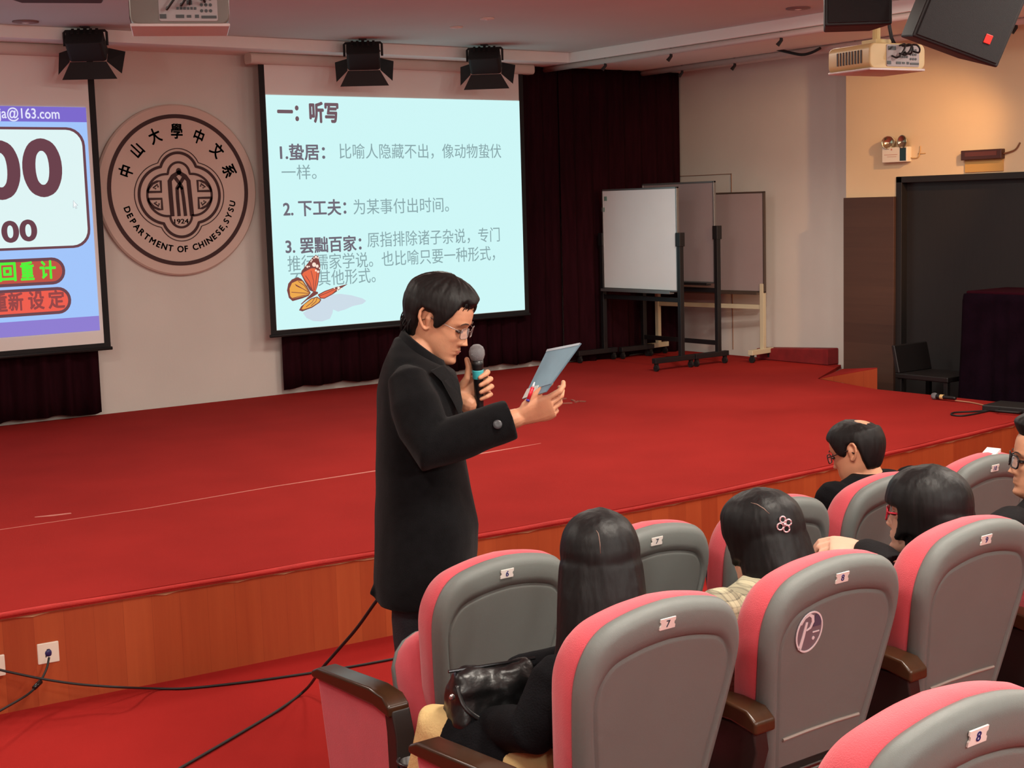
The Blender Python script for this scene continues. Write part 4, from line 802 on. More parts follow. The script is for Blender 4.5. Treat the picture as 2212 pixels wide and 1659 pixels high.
def head_matrix(origin, yaw_dir, pitch, roll=0.0, s=1.0):
    f = V(yaw_dir).normalized(); ang = atan2(f.y, f.x)
    return M4.Translation(origin) @ M4.Rotation(ang, 4, 'Z') @ M4.Rotation(RAD(pitch), 4, 'Y') @ M4.Rotation(RAD(roll), 4, 'X') @ M4.Scale(s, 4)
def crumple(me, amp, sc, seed=0, stretch=(1, 1, 1)):
    me.update(); nv = [v.normal.copy() for v in me.vertices]
    for v, nn in zip(me.vertices, nv):
        p = V((v.co.x * stretch[0], v.co.y * stretch[1], v.co.z * stretch[2])) * sc
        v.co += nn * amp * (NZ.noise(p + V((seed, 0, 0))) + 0.45 * NZ.noise(p * 2.3 + V((0, seed, 0))))
    return me
def hand(mb, wrist, d, nrm, right, curls, thumb, s=1.0, splay=0.06):
    d = V(d).normalized(); nrm = V(nrm); nrm = (nrm - d * nrm.dot(d)).normalized(); l = d.cross(nrm) if right else nrm.cross(d); W = V(wrist)
    rings = []
    for t, hw, ht in ((-0.02, .026, .02), (0, .028, .019), (.03, .037, .018), (.065, .042, .0155), (.088, .042, .0125), (.098, .038, .009)):
        rings.append([W + d * t * s + l * (hw * s * math.copysign(abs(cos(2 * pi * k / 16)) ** 0.7, cos(2 * pi * k / 16)) + (0.004 * s if t > 0.02 else 0)) + nrm * ht * s * math.copysign(abs(sin(2 * pi * k / 16)) ** 0.8, sin(2 * pi * k / 16)) for k in range(16)])
    mb.loft(rings); LEN = [(.042, .025, .020), (.046, .028, .021), (.043, .026, .020), (.033, .021, .018)]
    for i in range(4):
        p = W + d * (0.090 - (0, 0, .004, .012)[i]) * s + l * (0.034 - 0.0215 * i) * s; a = 0; pts = [p - d * 0.02 * s, p]; rad = [0.0095 * s, 0.0098 * s]
        for j in range(3):
            a += RAD(curls[i][j]); dv = d * cos(a) + nrm * sin(a) + l * splay * (1.5 - i) * 0.6 * cos(a); p = p + dv.normalized() * LEN[i][j] * s; pts.append(p); rad.append((0.0092, 0.0084, 0.0072)[j] * s * (0.92 if i == 3 else 1))
        mb.tube(pts, rad, 10, round_ends=True)
    p = W + d * 0.022 * s + l * 0.028 * s + nrm * 0.006 * s; pts = [W + d * 0.008 * s + l * 0.012 * s, p]; rad = [0.016 * s, 0.0145 * s]
    for (a, b_, c), ln, r_ in zip(thumb, (.042, .033, .025), (.0122, .0105, .0085)):
        p = p + (d * a + l * b_ + nrm * c).normalized() * ln * s; pts.append(p); rad.append(r_ * s)
    mb.tube(pts, rad, 10, round_ends=True)
def ellipse_loft(mb, secs, lat, dep, n=36, e=0.9):
    """secs: (centre, half width along lat, half depth along dep)"""
    mb.loft([[V(c) + V(lat) * (a * math.copysign(abs(cos(2 * pi * k / n)) ** e, cos(2 * pi * k / n))) + V(dep) * (b_ * math.copysign(abs(sin(2 * pi * k / n)) ** e, sin(2 * pi * k / n))) for k in range(n)] for c, a, b_ in secs])
def person(base, label, body, skin, voxel=0.004, smooth=3):
    me = fuse(body, voxel, smooth, 'person'); base = V(base); me.transform(M4.Translation(-base))
    o = put('person', me, skin); o.location = base; return tag(o, label, 'person')
def wear(root, name, mb, m, voxel=0.006, smooth=5, amp=0.004, sc=9, seed=0, stretch=(1, 1, 1)):
    me = fuse(mb, voxel, smooth, name)
    if amp: crumple(me, amp, sc, seed, stretch)
    me.transform(M4.Translation(-root.location)); return put(name, me, m, root)
def attach(root, name, mb, m, smooth=True, **k):
    o = mb.xf(M4.Translation(-root.location)).build(name, m, root, smooth=smooth, **k); return o
def eyes_brows(root, X, closed=False):
    for sd in (1, -1):
        e = MB(); c = V((0.0735, sd * 0.032, 0.1175)); e.loft([[X @ (c + V((0.0125 * cos(RAD(-90 + 180 * i / 10)) * cos(a), 0.0145 * cos(RAD(-90 + 180 * i / 10)) * sin(a), 0.0048 * sin(RAD(-90 + 180 * i / 10))))) for a in [2 * pi * k / 16 for k in range(16)]] for i in range(11)])
        attach(root, 'eye', e, mat('eye_dark', (30, 24, 22), 0.25))
        b = MB().tube([X @ V((0.0925 - 0.012 * (abs(y) / 0.05) ** 2, sd * y, 0.1425 + zz)) for y, zz in ((0.012, -0.001), (0.022, 0.002), (0.034, 0.003), (0.046, 0.0), (0.053, -0.004))], [0.0012, 0.002, 0.0021, 0.0017, 0.0006], 8)
        attach(root, 'eyebrow', b, mat('eyebrow_dark', (64, 46, 38), 0.9))
def glasses(root, X, m, r=0.0013, w_=0.025, h=0.016, x=0.098, z=0.117, lens=True, name='glasses'):
    mb = MB()
    for sd in (1, -1):
        pts = [V((x - 0.010 * ((abs(0.034 + u)) / 0.06) ** 2, sd * (0.034 + u), z + v)) for u, v in rrect(-w_, -h, w_, h, h * 0.75, 5)]
        for a, b in zip(pts, pts[1:] + pts[:1]): mb.tube([X @ a, X @ b], r, 6, cap=False)
        mb.tube([X @ V((x - 0.011, sd * 0.058, z + 0.007)), X @ V((x - 0.022, sd * 0.071, z + 0.009)), X @ V((0.03, sd * 0.079, z + 0.014)), X @ V((-0.008, sd * 0.081, z + 0.018)), X @ V((-0.03, sd * 0.078, z + 0.0))], r * 1.15, 6)
    mb.tube([X @ V((x - 0.001, -0.010, z + 0.004)), X @ V((x + 0.001, 0, z + 0.007)), X @ V((x - 0.001, 0.010, z + 0.004))], r, 6)
    g = attach(root, name, mb, m)
    if lens:
        for sd in (1, -1):
            l_ = MB(); o = [V((x - 0.010 * ((abs(0.034 + u)) / 0.06) ** 2 - 0.0005, sd * (0.034 + u), z + v)) for u, v in rrect(-w_ + 0.0008, -h + 0.0008, w_ - 0.0008, h - 0.0008, h * 0.75, 5)]
            l_.loft([[X @ p for p in o], [X @ (p + V((0.001, 0, 0))) for p in o]]).xf(M4.Translation(-root.location)); l_.build('lens', mat('spectacle_lens', (230, 236, 240), 0.05, alpha=0.14), g)
    return g

# ---------------------------------------------------------------- the man reading from a booklet
DM = 4.4
def Q(px, py, dz=0.0): return at(px, py, D=DM + dz)
fdir = CR * cos(RAD(16)) - CF * sin(RAD(16))
Rh = head_matrix((0, 0, 0), fdir, 21, 0, 1.03)
HO = Q(926, 690, -0.07) - (Rh @ V((-0.012, -0.074, 0.126)))
HX = M4.Translation(HO) @ Rh
body = MB(); head_into(body, HX, n=96)
neck_top = HX @ V((-0.012, 0, 0.06)); neck_low = Q(893, 770)
body.tube([neck_top, (neck_top + neck_low) / 2 + CR * 0.003, neck_low, neck_low - UP * 0.06], [0.058, 0.056, 0.062, 0.07], 20)
sec = []
PROF = [(728, 853, 884, .045), (745, 845, 900, .085), (764, 836, 925, .125), (784, 828, 955, .155), (806, 822, 985, .18), (836, 817, 994, .20), (866, 816, 997, .21), (900, 816, 998, .21), (980, 815, 1003, .205), (1060, 815, 1016, .205), (1130, 811, 1033, .21), (1190, 808, 1030, .215), (1240, 806, 1024, .216), (1272, 808, 1014, .212), (1284, 812, 1008, .206)]
def prof(k=1.0, upto=99, b=1.0):
    out = []
    for y, l_, r_, bb in PROF[:upto]:
        c = Q((l_ + r_) / 2, y); out.append((c, (r_ - l_) / 2 * DM / FPX * k, bb * b))
    return out
ellipse_loft(body, prof(0.80, 12, 0.85), CR, CF)
SHR, ELR, WRR = Q(884, 838, -0.17), Q(928, 968, -0.25), Q(1118, 902, -0.22)
SHL, ELL, WRL = Q(900, 838, 0.17), Q(955, 955, 0.22), Q(1014, 872, 0.06)
for a, b, c in ((SHR, ELR, WRR), (SHL, ELL, WRL)): body.tube([a + (b - a) * 0.12, (a + b) / 2, b, (b + c) / 2, c], [0.042, 0.044, 0.042, 0.038, 0.028], 14, round_ends=True)
HIPS = Q(918, 1180)
for sd in (-1, 1):
    hp = HIPS + CF * 0.095 * sd; kn = V((Q(912, 1330).x, Q(912, 1330).y, 0.47)) + CF * 0.09 * sd; an = V((Q(893, 1500).x, Q(893, 1500).y, 0.09)) + CF * 0.085 * sd
    body.tube([hp, (hp + kn) / 2, kn, (kn + an) / 2 + UP * 0.06, an], [0.085, 0.075, 0.055, 0.055, 0.036], 14); body.tube([an, an + CR * 0.1 - UP * 0.05, an + CR * 0.17 - UP * 0.06], [0.036, 0.034, 0.02], 12)
# right hand pinches the foot of the booklet, thumb on top
dR = (CR * 0.92 + UP * 0.26 - CF * 0.05)
hand(body, WRR + dR.normalized() * 0.012, dR, CF * 0.85 + UP * 0.45 + CR * 0.15, True, [(20, 38, 25), (32, 46, 30), (40, 50, 32), (46, 54, 34)], [(0.80, 0.46, 0.12), (0.90, 0.34, 0.22), (0.95, 0.22, 0.2)], 0.98)
# left hand wrapped round the microphone
MICP = Q(1031, 779, 0.02); MICD = (Q(1035, 858, 0.05) - MICP).normalized()
mc_c = MICP + MICD * 0.085
dL = (CR * 0.86 + UP * 0.40 + CF * 0.10).normalized(); nL = -CF
wr = mc_c - dL * 0.068 + CF * 0.034 - UP * 0.006
body.tube([WRL, wr], [0.029, 0.027], 12, round_ends=True)
hand(body, wr, dL, nL, False, [(52, 68, 40), (58, 72, 42), (62, 74, 44), (64, 76, 44)], [(0.80, 0.55, 0.55), (0.55, 0.85, 0.15), (0.22, 1.0, -0.12)], 0.98)
man = person(V((HIPS.x, HIPS.y, 0)), 'man in a long black coat and glasses reading from a booklet into a microphone', body, SKIN, 0.0026, 2)
eyes_brows(man, HX)
glasses(man, HX, mat('steel_frame', (150, 140, 136), 0.3, 0.9), r=0.0012)
lp = MB().tube([HX @ V((0.0865 - 9 * y * y, y, 0.0533)) for y in (-0.021, -0.012, 0, 0.012, 0.021)], [0.001, 0.0022, 0.0026, 0.0022, 0.001], 8, flat=0.6); attach(man, 'lips', lp, mat('lip_colour', (168, 92, 82), 0.5))
def zh_man(a):
    d = abs(a) * 180 / pi
    return tab(d, [(0, .194), (22, .192), (36, .198), (48, .190), (58, .160), (68, .128), (76, .112), (82, .112), (88, .150), (104, .152), (112, .10), (130, .062), (180, .052)]) - (0.004 if a < 0 else 0)
def th_man(a, z):
    d = abs(a) * 180 / pi; return 0.011 + 0.012 * max(0, min(1, (z - 0.12) / 0.07)) + 0.005 * max(0, min(1, (d - 90) / 50)) * max(0, min(1, (z - 0.05) / 0.04))
hf = fuse(hair_mesh(HX, zh_man, th_man, 2), 0.003, 6, 'hair'); crumple(hf, 0.0012, 60, 7, (1, 1, 0.2))
hm = MB().add([v.co.copy() for v in hf.vertices], [tuple(p.vertices) for p in hf.polygons])
rnd = random.Random(8)
for i in range(70):   # loose locks: fringe, crown edge and nape
    if i < 34: a = RAD(-46 + 92 * i / 33); z = 0.203 + 0.010 * rnd.random(); L_ = (0.014 + 0.012 * rnd.random()) * (2.0 if 0.05 < a < 0.55 else 1.0)
    else: a = RAD(120 + 120 * (i - 34) / 35); z = 0.085 + 0.03 * rnd.random(); L_ = 0.03 + 0.012 * rnd.random()
    a2 = a if a <= pi else a - 2 * pi; p = head_point(a2, z, False); nr = V((p.x, p.y, 0)).normalized(); q0 = p + nr * 0.013; tw = 0.010 * (rnd.random() - 0.3)
    pts = [q0 + V((0, 0, 0.012)) - nr * 0.006, q0, q0 + nr * 0.004 + V((0, tw, -L_ * 0.55)), q0 - nr * 0.001 + V((0, tw * 1.6, -L_))]
    hm.tube([HX @ p_ for p_ in smooth_path(pts, 3)], [0.0026 * (1 - k / 11) + 0.0005 for k in range(10)], 6)
attach(man, 'hair', hm, HAIRM)
COATM = mat('black_wool', (13, 13, 15), 0.95, var=0.25, scale=40, bump=0.35, bscale=420, spec=0.1, sheen=0.06)
coat = MB(); ellipse_loft(coat, prof(1.0), CR, CF, 48)
for (a, b, c), k in (((SHR, ELR, WRR), 1.0), ((SHL, ELL, WRL), 0.95)):
    e = b + (c - b) * 0.93; coat.tube([a - (b - a) * 0.30 + UP * 0.01, a - (b - a) * 0.14 + UP * 0.01, a + (b - a) * 0.3, a + (b - a) * 0.7, b, b + (c - b) * 0.3, b + (c - b) * 0.65, e], [0.015 * k, 0.056 * k, 0.076 * k, 0.073 * k, 0.072 * k, 0.067 * k, 0.062 * k, 0.059 * k], 24)
tail = [Q(826, 1268, -0.06), Q(812, 1278, -0.08), Q(799, 1284, -0.09)]; coat.tube(tail, [0.03, 0.022, 0.006], 10)
co = wear(man, 'coat', coat, COATM, 0.006, 6, 0.0055, 8, 3, (1, 1, 0.55))
# standing collar with lapel, cuff strap, buttons
cl = MB(); prc = []
for i in range(29):      # turned-down collar, an open band that runs from the nape to the throat
    t = i / 28 * 2 - 1; a = pi - t * RAD(150); c_, s_ = cos(a), sin(a); fr = (c_ + 1) / 2
    ctr = Q(884 + 66 * fr, 722 + 62 * fr); ry = 0.074 - 0.012 * fr
    base = ctr + CF * ry * s_ + CR * (0.010 * c_); outw = (CF * s_ + CR * c_ * 0.8).normalized()
    prc.append([base - UP * 0.035, base + UP * 0.0, base + outw * 0.004 + UP * (0.016 - 0.006 * fr), base + outw * 0.014 + UP * (0.012 - 0.006 * fr), base + outw * (0.034 + 0.004 * fr) - UP * (0.030 + 0.008 * fr), base + outw * 0.034 - UP * (0.040 + 0.010 * fr)])
cl.loft(prc, closed=False); attach(man, 'collar', cl, COATM, solid=0.006)
lpz = MB(); q_ = [Q(930, 800, -0.16), Q(955, 822, -0.165), Q(980, 870, -0.14), Q(996, 905, -0.12), Q(1000, 870, -0.09), Q(990, 820, -0.09), Q(958, 788, -0.11)]
lpz.loft([[p for p in q_], [p - CF * 0.012 for p in q_]]); attach(man, 'lapel', lpz, COATM, smooth=False, bevel=0.003)
cu = WRR + (ELR - WRR) * 0.10; ax = (WRR - ELR).normalized()
bt = MB().lathe([(0.0005, 0), (0.012, 0), (0.0135, 0.002), (0.012, 0.004), (0.004, 0.003), (0.0005, 0.003)], (0, 0, 0), 20); bc = at(1075, 917, D=(cu - EYE).dot(AX * 0 + V((AX.z, AY.z, AZ.z))) - 0.068)
bt.xf(M4.Translation(bc) @ V((-CF.x, -CF.y, 0.25)).to_track_quat('Z', 'Y').to_matrix().to_4x4()); attach(man, 'cuff_button', bt, mat('button_grey', (58, 60, 64), 0.35))
TRO = mat('dark_trousers', (24, 26, 34), 0.8, bump=0.4, bscale=200); tr_ = MB()
for sd in (-1, 1):
    hp = HIPS + CF * 0.095 * sd; kn = V((Q(912, 1330).x, Q(912, 1330).y, 0.47)) + CF * 0.09 * sd; an = V((Q(893, 1500).x, Q(893, 1500).y, 0.06)) + CF * 0.085 * sd
    tr_.tube([hp, (hp + kn) / 2, kn, (kn + an) / 2, an], [0.1, 0.092, 0.078, 0.07, 0.064], 20)
    sh = MB().tube([an - CR * 0.05 - UP * 0.012, an + CR * 0.02 - UP * 0.005, an + CR * 0.1 - UP * 0.015, an + CR * 0.19 - UP * 0.03], [0.036, 0.048, 0.044, 0.028], 14, round_ends=True)
    sh.v = [(x, y, max(0.002, z)) for x, y, z in sh.v]; attach(man, 'shoe', sh, BLACKG)
wear(man, 'trousers', tr_, TRO, 0.007, 4, 0.004, 10, 5)
# what he holds
mi = empty('microphone', MICP, 0, "handheld microphone with a teal band in the standing man's hand", 'microphone')
mi.rotation_euler = (-MICD).to_track_quat('X', 'Z').to_euler(); microphone(mi, 0.165)
bk = empty('booklet', Q(1190, 800, -0.2), 0, 'pale blue booklet held up by the standing man', 'booklet'); BO = bk.location
c4 = [Q(1129, 862, -0.16), Q(1178, 846, -0.30), None, Q(1183, 755, -0.15)]
nb = (c4[1] - c4[0]).cross(c4[3] - c4[0]).normalized(); nb = nb if nb.dot(EYE - c4[0]) > 0 else -nb
r_ = Q(1254, 741) - EYE; c4[2] = EYE + r_ * ((c4[0] - EYE).dot(nb) / r_.dot(nb))
def sheet(q, t0, t1): return MB().loft([[p + nb * t0 - BO for p in q], [p + nb * t1 - BO for p in q]])
sheet(c4, -0.004, -0.001).build('cover', mat('booklet_cover', (112, 150, 170), 0.4), bk)
pg = [c4[0] + (c4[1] - c4[0]) * .03 + (c4[3] - c4[0]) * .16, c4[1] + (c4[2] - c4[1]) * .16, c4[2], c4[3]]
sheet(pg, -0.001, 0.001).build('page', mat('booklet_page', (134, 172, 190), 0.4, var=0.08, scale=14), bk)
wp = [c4[0], c4[0] + (c4[1] - c4[0]) * .62, c4[0] + (c4[1] - c4[0]) * .5 + (c4[3] - c4[0]) * .2, c4[0] + (c4[3] - c4[0]) * .2]
sheet(wp, 0.0012, 0.002).build('white_sheet', mat('white_paper', (226, 226, 222), 0.6), bk)
tp = [c4[3] + (c4[0] - c4[3]) * .05, c4[2] + (c4[1] - c4[2]) * .05, c4[2], c4[3]]; sheet(tp, 0.001, 0.002).build('top_edge', mat('page_edge', (190, 206, 216), 0.5), bk)
pn = empty('pen', Q(1152, 850, -0.24), 0, 'red pen with a white tip clamped against the booklet by his thumb', 'pen'); PO = pn.location
pa, pb = Q(1146, 866, -0.25), Q(1160, 828, -0.25); off = nb * 0.008 - PO; pd = pb - pa
MB().tube([pa + off, pa + pd * .7 + off], 0.0055, 10).build('barrel', mat('pen_red', (206, 30, 50), 0.35), pn, smooth=True)
MB().tube([pa + pd * .7 + off, pa + pd * .85 + off, pb + off], [0.0045, 0.003, 0.0015], 10).build('tip', mat('pen_white', (226, 226, 230), 0.3), pn, smooth=True)
MB().tube([pa - pd * .1 + off, pa + pd * .02 + off], 0.0056, 10).build('cap', mat('pen_blue', (60, 50, 140), 0.35), pn, smooth=True)
# ---------------------------------------------------------------- seated listeners
def seated(row, k, label, head_px, Yh, face, pitch, roll, skin, shirt, trousers, fem, s=1.0, lean=(0, 0), sh_w=0.20, arms=None, hands=(True, True), knee_dx=0.0, shoulder_drop=0.145, seat_z=None, knees=None):
    """head_px: pixel of the middle of the skull; Yh: its distance along the hall"""
    sx, sy, fz = row[0] + 0.55 * k - 0.0, row[1] + OFFY, row[2]
    hc = at(*head_px, Y=Yh); Rm = head_matrix((0, 0, 0), face, pitch, roll, s); O_ = hc - Rm @ V((-0.008, 0, 0.125)); X = M4.Translation(O_) @ Rm
    b = MB(); head_into(b, X, fem)
    hip = V((sx - 0.02, sy + 0.40, fz + 0.50)); lat = V((1, 0, 0))
    nb_ = X @ V((-0.03, 0, 0.02)); base = V((nb_.x + lean[0], nb_.y + lean[1], nb_.z - 0.085)); sh = base - UP * (shoulder_drop - 0.085)
    b.tube([X @ V((-0.014, 0, 0.065)), nb_, base, base - UP * 0.05], [0.052, 0.049, 0.054, 0.06], 18)
    chest = sh * 0.62 + hip * 0.38 + V((0, 0.01, 0))
    tors = [(hip - UP * 0.08, .15, .11), (hip, .16, .115), ((hip + chest) / 2, .145, .10), (chest, .165, .11), (sh - UP * 0.05, .175, .095), (sh + UP * 0.01, .15, .075), (sh + UP * 0.045, .08, .055)]
    dep = V((0, 1, 0)); kk = sh_w / 0.2
    ellipse_loft(b, [(c, a * 0.9 * kk, d * 0.88) for c, a, d in tors], lat, dep)
    SHs = {sd: sh + lat * sd * (sh_w - 0.02) - UP * 0.02 for sd in (-1, 1)}
    seatz = fz + 0.42
    legs = {}
    for sd in (-1, 1):
        hp = hip + lat * 0.09 * sd - UP * 0.03; kn = V((sx + 0.10 * sd + knee_dx, sy + 0.76, fz + 0.50)); an = V((kn.x, kn.y - 0.02, fz + 0.08)); legs[sd] = (hp, kn, an)
        if knees and sd in knees: legs[sd] = (hp,) + tuple(V(q) for q in knees[sd])
    if arms is None: arms = {}
    for sd in (-1, 1):
        if sd not in arms: arms[sd] = (SHs[sd] + V((0.05 * sd, 0.06, -0.25)), V((sx + 0.08 * sd, sy + 0.58, seatz + 0.16)))
    shirtm = MB(); ellipse_loft(shirtm, [(c, a * 1.08 * kk, d * 1.12) for c, a, d in tors[:-1]] + [(sh + UP * 0.05, .085 * kk, .062)], lat, dep, 40)
    for sd in (-1, 1):
        el, wr_ = arms[sd]; b.tube([SHs[sd], (SHs[sd] + el) / 2, el, (el + wr_) / 2, wr_], [0.048, 0.043, 0.038, 0.034, 0.026], 12, round_ends=True)
        e = el + (wr_ - el) * 0.93; shirtm.tube([SHs[sd] + UP * 0.005, (SHs[sd] + el) / 2, el, (el + e) / 2, e], [0.068, 0.062, 0.058, 0.052, 0.044], 18, round_ends=True)
        d_ = (wr_ - el).normalized()
        if (sd == -1 and hands[0] is True) or (sd == 1 and hands[1] is True):
            hand(b, wr_ + d_ * 0.01, d_ + V((0, 0, -0.1)), V((0, 0, -1)) + V((-0.2 * sd, 0, 0)), sd == 1, [(22, 28, 20)] * 4, [(0.7, 0.7, 0.2), (0.9, 0.3, 0.3), (1, 0.1, 0.3)], 0.92)
        hp, kn, an = legs[sd]; b.tube([hp, (hp + kn) / 2, kn, (kn + an) / 2, an], [0.08, 0.07, 0.054, 0.05, 0.036], 12); b.tube([an, an + V((0, 0.08, -0.045)), an + V((0, 0.16, -0.055))], [0.036, 0.034, 0.022], 10)
    return dict(X=X, body=b, shirt=shirtm, legs=legs, hip=hip, sh=sh, SHs=SHs, base=V((sx, sy + 0.4, fz)), row=row, arms=arms, seatz=seatz, lat=lat, fz=fz)
def finish(P, label, skin, shirt_m, trouser_m, shirt_name='jacket', amp=0.005, stretch=(1, 1, 1)):
    r = person(P['base'], label, P['body'], skin, 0.0038, 2); wear(r, shirt_name, P['shirt'], shirt_m, 0.007, 5, amp, 9, len(label), stretch)
    t = MB()
    for sd in (-1, 1):
        hp, kn, an = P['legs'][sd]; t.tube([hp - V((0, 0.05, 0)), (hp + kn) / 2, kn, kn * 0.6 + an * 0.4 + V((0, -0.02, 0)), an + UP * 0.02], [0.098, 0.088, 0.068, 0.066, 0.05], 16, round_ends=True)
        s_ = MB().tube([an + V((0, -0.04, -0.03)), an + V((0, 0.03, -0.02)), an + V((0, 0.1, -0.035)), an + V((0, 0.19, -0.05))], [0.032, 0.045, 0.04, 0.026], 12, round_ends=True); s_.v = [(x, y, max(P['fz'] + 0.002, z)) for x, y, z in s_.v]; attach(r, 'shoe', s_, BLACKG)
    wear(r, 'trousers', t, trouser_m, 0.007, 4, 0.004, 10, 2); return r
JB = mat('black_jacket', (14, 14, 17), 0.88, var=0.2, scale=30, bump=0.4, bscale=220, spec=0.12)
JG = mat('charcoal_jacket', (26, 25, 27), 0.85, var=0.15, scale=30, bump=0.4, bscale=220, spec=0.2)
BEIGE = mat('beige_trousers', (204, 176, 122), 0.8, var=0.04, scale=10, bump=0.5, bscale=180, spec=0.2); DKT = mat('navy_trousers', (28, 30, 40), 0.8, bump=0.4, bscale=200)
def long_zh(front=50, fringe=None):
    def f(a):
        d = abs(a) * 180 / pi
        if d < front: return fringe if fringe else tab(d, [(0, .178), (front - 12, .172), (front, .12)])
        return tab(d, [(front, .12 if not fringe else .06), (front + 10, .05), (front + 18, .075), (180, .085)])
    return f
# woman with beige trousers and a handbag, second row aisle seat
P = seated(ROW2, 0, '', (1296, 1216), 2.50, CF, 6, 0, SKINP, None, None, True, 0.98, lean=(0, -0.02), sh_w=0.165, arms={-1: (at(1150, 1580, Y=2.46), at(1062, 1566, Y=2.66)), 1: (V((2.26, 2.50, 0.80)), V((2.02, 2.76, 0.74)))}, shoulder_drop=0.12, hands=(True, True),
    knees={-1: (at(944, 1576, Y=2.80), at(905, 1760, Y=2.86)), 1: (at(1085, 1585, Y=2.78), at(1080, 1760, Y=2.84))})
for sd in (-1, 1): hp, kn, an = P['legs'][sd]; P['shirt'].tube([hp, hp + (kn - hp) * 0.3, hp + (kn - hp) * 0.54], [0.115, 0.112, 0.100], 18, round_ends=True)
w1 = finish(P, 'woman with long straight black hair and beige trousers in the second row aisle seat', SKINP, JB, BEIGE)
eyes_brows(w1, P['X'])
hm = hair_mesh(P['X'], long_zh(52), lambda a, z: 0.016 + 0.004 * max(0, min(1, abs(a) - 1.2)) - (0.006 * G(a, 0.10) if z > 0.17 else 0), 4, 0.002)
fall(hm, P['X'], [(-0.03, 0.05, 0.06, 0.168, 0), (-0.033, 0.066, 0.085, 0.152, 0), (-0.035, 0.074, 0.094, 0.13, 0), (-0.042, 0.078, 0.101, 0.06, 0), (-0.055, 0.072, 0.104, 0.0, 0.002), (-0.068, 0.060, 0.106, -0.06, 0.006), (-0.078, 0.048, 0.112, -0.12, 0.012), (-0.082, 0.040, 0.112, -0.18, 0.022), (-0.084, 0.026, 0.095, -0.24, 0.035), (-0.084, 0.008, 0.06, -0.27, 0.04)], 4)
hair_on(w1, hm, 4, HAIR)
# handbag on her lap
bg = empty('handbag', at(1066, 1520, Y=2.70), RAD(-14), 'glossy black leather handbag on the lap of the woman in beige trousers', 'handbag')
LEA = mat('black_leather', (16, 16, 17), 0.36, var=0.2, scale=20, bump=0.8, bscale=26, spec=0.5)
hb = MB(); hb.loft([[(x * a * 0.82, y * b_ - 0.0, z) for x, y in rrect(-0.14, -0.055, 0.14, 0.055, 0.03, 4)] for z, a, b_ in ((-0.09, .86, .8), (-0.08, .98, 1.0), (-0.02, 1.0, 1.12), (0.05, .94, .9), (0.085, .86, .5), (0.095, .8, .2))])
put('bag_body', crumple(fuse(hb, 0.006, 3, 'bag_body'), 0.008, 18, 2), LEA, bg, smooth=True)
MB().tube(smooth_path([(-0.10, -0.03, 0.07), (-0.09, -0.06, 0.02), (-0.02, -0.075, -0.03), (0.06, -0.07, -0.05)], 6), 0.006, 8, flat=0.4).build('strap', LEA, bg, smooth=True)
for x, z in ((-0.125, 0.055), (0.015, -0.035)): MB().lathe([(0.0005, 0), (0.007, 0), (0.007, 0.003), (0.0005, 0.004)], (x, -0.062, z), 14, 'y').build('rivet', mat('rivet_steel', (190, 190, 190), 0.25, 0.9), bg, smooth=True)
MB().tube([(-0.11, 0, 0.095), (0.11, 0, 0.095)], 0.004, 8).build('zip', mat('zip_dark', (50, 50, 52), 0.3, 0.8), bg)
# woman with the hair clip, plaid shirt
P = seated(ROW2, 1, '', (1648, 1160), 2.53, (-0.18, 1.0, 0), 10, 0, SKINP, None, None, True, 0.97, sh_w=0.20, shoulder_drop=0.035, lean=(-0.035, -0.02))
PL = mat('plaid_cloth', (150, 142, 122), 0.85, bump=0.3, bscale=200)
nt = PL.node_tree; N = nt.nodes; L_ = nt.links; bs = N['Principled BSDF']; tc = [n for n in N if n.type == 'TEX_COORD'][0]; sp_ = N.new('ShaderNodeSeparateXYZ'); L_.new(tc.outputs['Object'], sp_.inputs[0]); prev = None
for axis, freq, thr in ((0, 24.0, 0.45), (2, 24.0, 0.45), (0, 72.0, 0.2), (2, 72.0, 0.2)):
    mu = N.new('ShaderNodeMath'); mu.operation = 'MULTIPLY'; mu.inputs[1].default_value = freq; L_.new(sp_.outputs[axis], mu.inputs[0]); fr_ = N.new('ShaderNodeMath'); fr_.operation = 'FRACT'; L_.new(mu.outputs[0], fr_.inputs[0])
    lt_ = N.new('ShaderNodeMath'); lt_.operation = 'LESS_THAN'; lt_.inputs[1].default_value = thr; L_.new(fr_.outputs[0], lt_.inputs[0]); ml = N.new('ShaderNodeMath'); ml.operation = 'MULTIPLY'; ml.inputs[1].default_value = 0.42 if freq < 20 else 0.2; L_.new(lt_.outputs[0], ml.inputs[0])
    if prev: ad = N.new('ShaderNodeMath'); ad.operation = 'ADD'; ad.use_clamp = True; L_.new(prev, ad.inputs[0]); L_.new(ml.outputs[0], ad.inputs[1]); prev = ad.outputs[0]
    else: prev = ml.outputs[0]
mx = N.new('ShaderNodeMix'); mx.data_type = 'RGBA'; L_.new(prev, mx.inputs[0]); mx.inputs[6].default_value = lin((186, 180, 150)) + (1,); mx.inputs[7].default_value = lin((34, 36, 38)) + (1,); L_.new(mx.outputs[2], bs.inputs['Base Color'])
w2 = finish(P, 'woman in plaid shirt with a sparkling clip in her long black hair', SKINP, PL, DKT, 'shirt')
eyes_brows(w2, P['X'])
hm = hair_mesh(P['X'], long_zh(52), lambda a, z: 0.017 + 0.004 * max(0, min(1, abs(a) - 1.2)) - (0.007 * G(a + 0.30, 0.10) if z > 0.16 else 0), 9, 0.002)
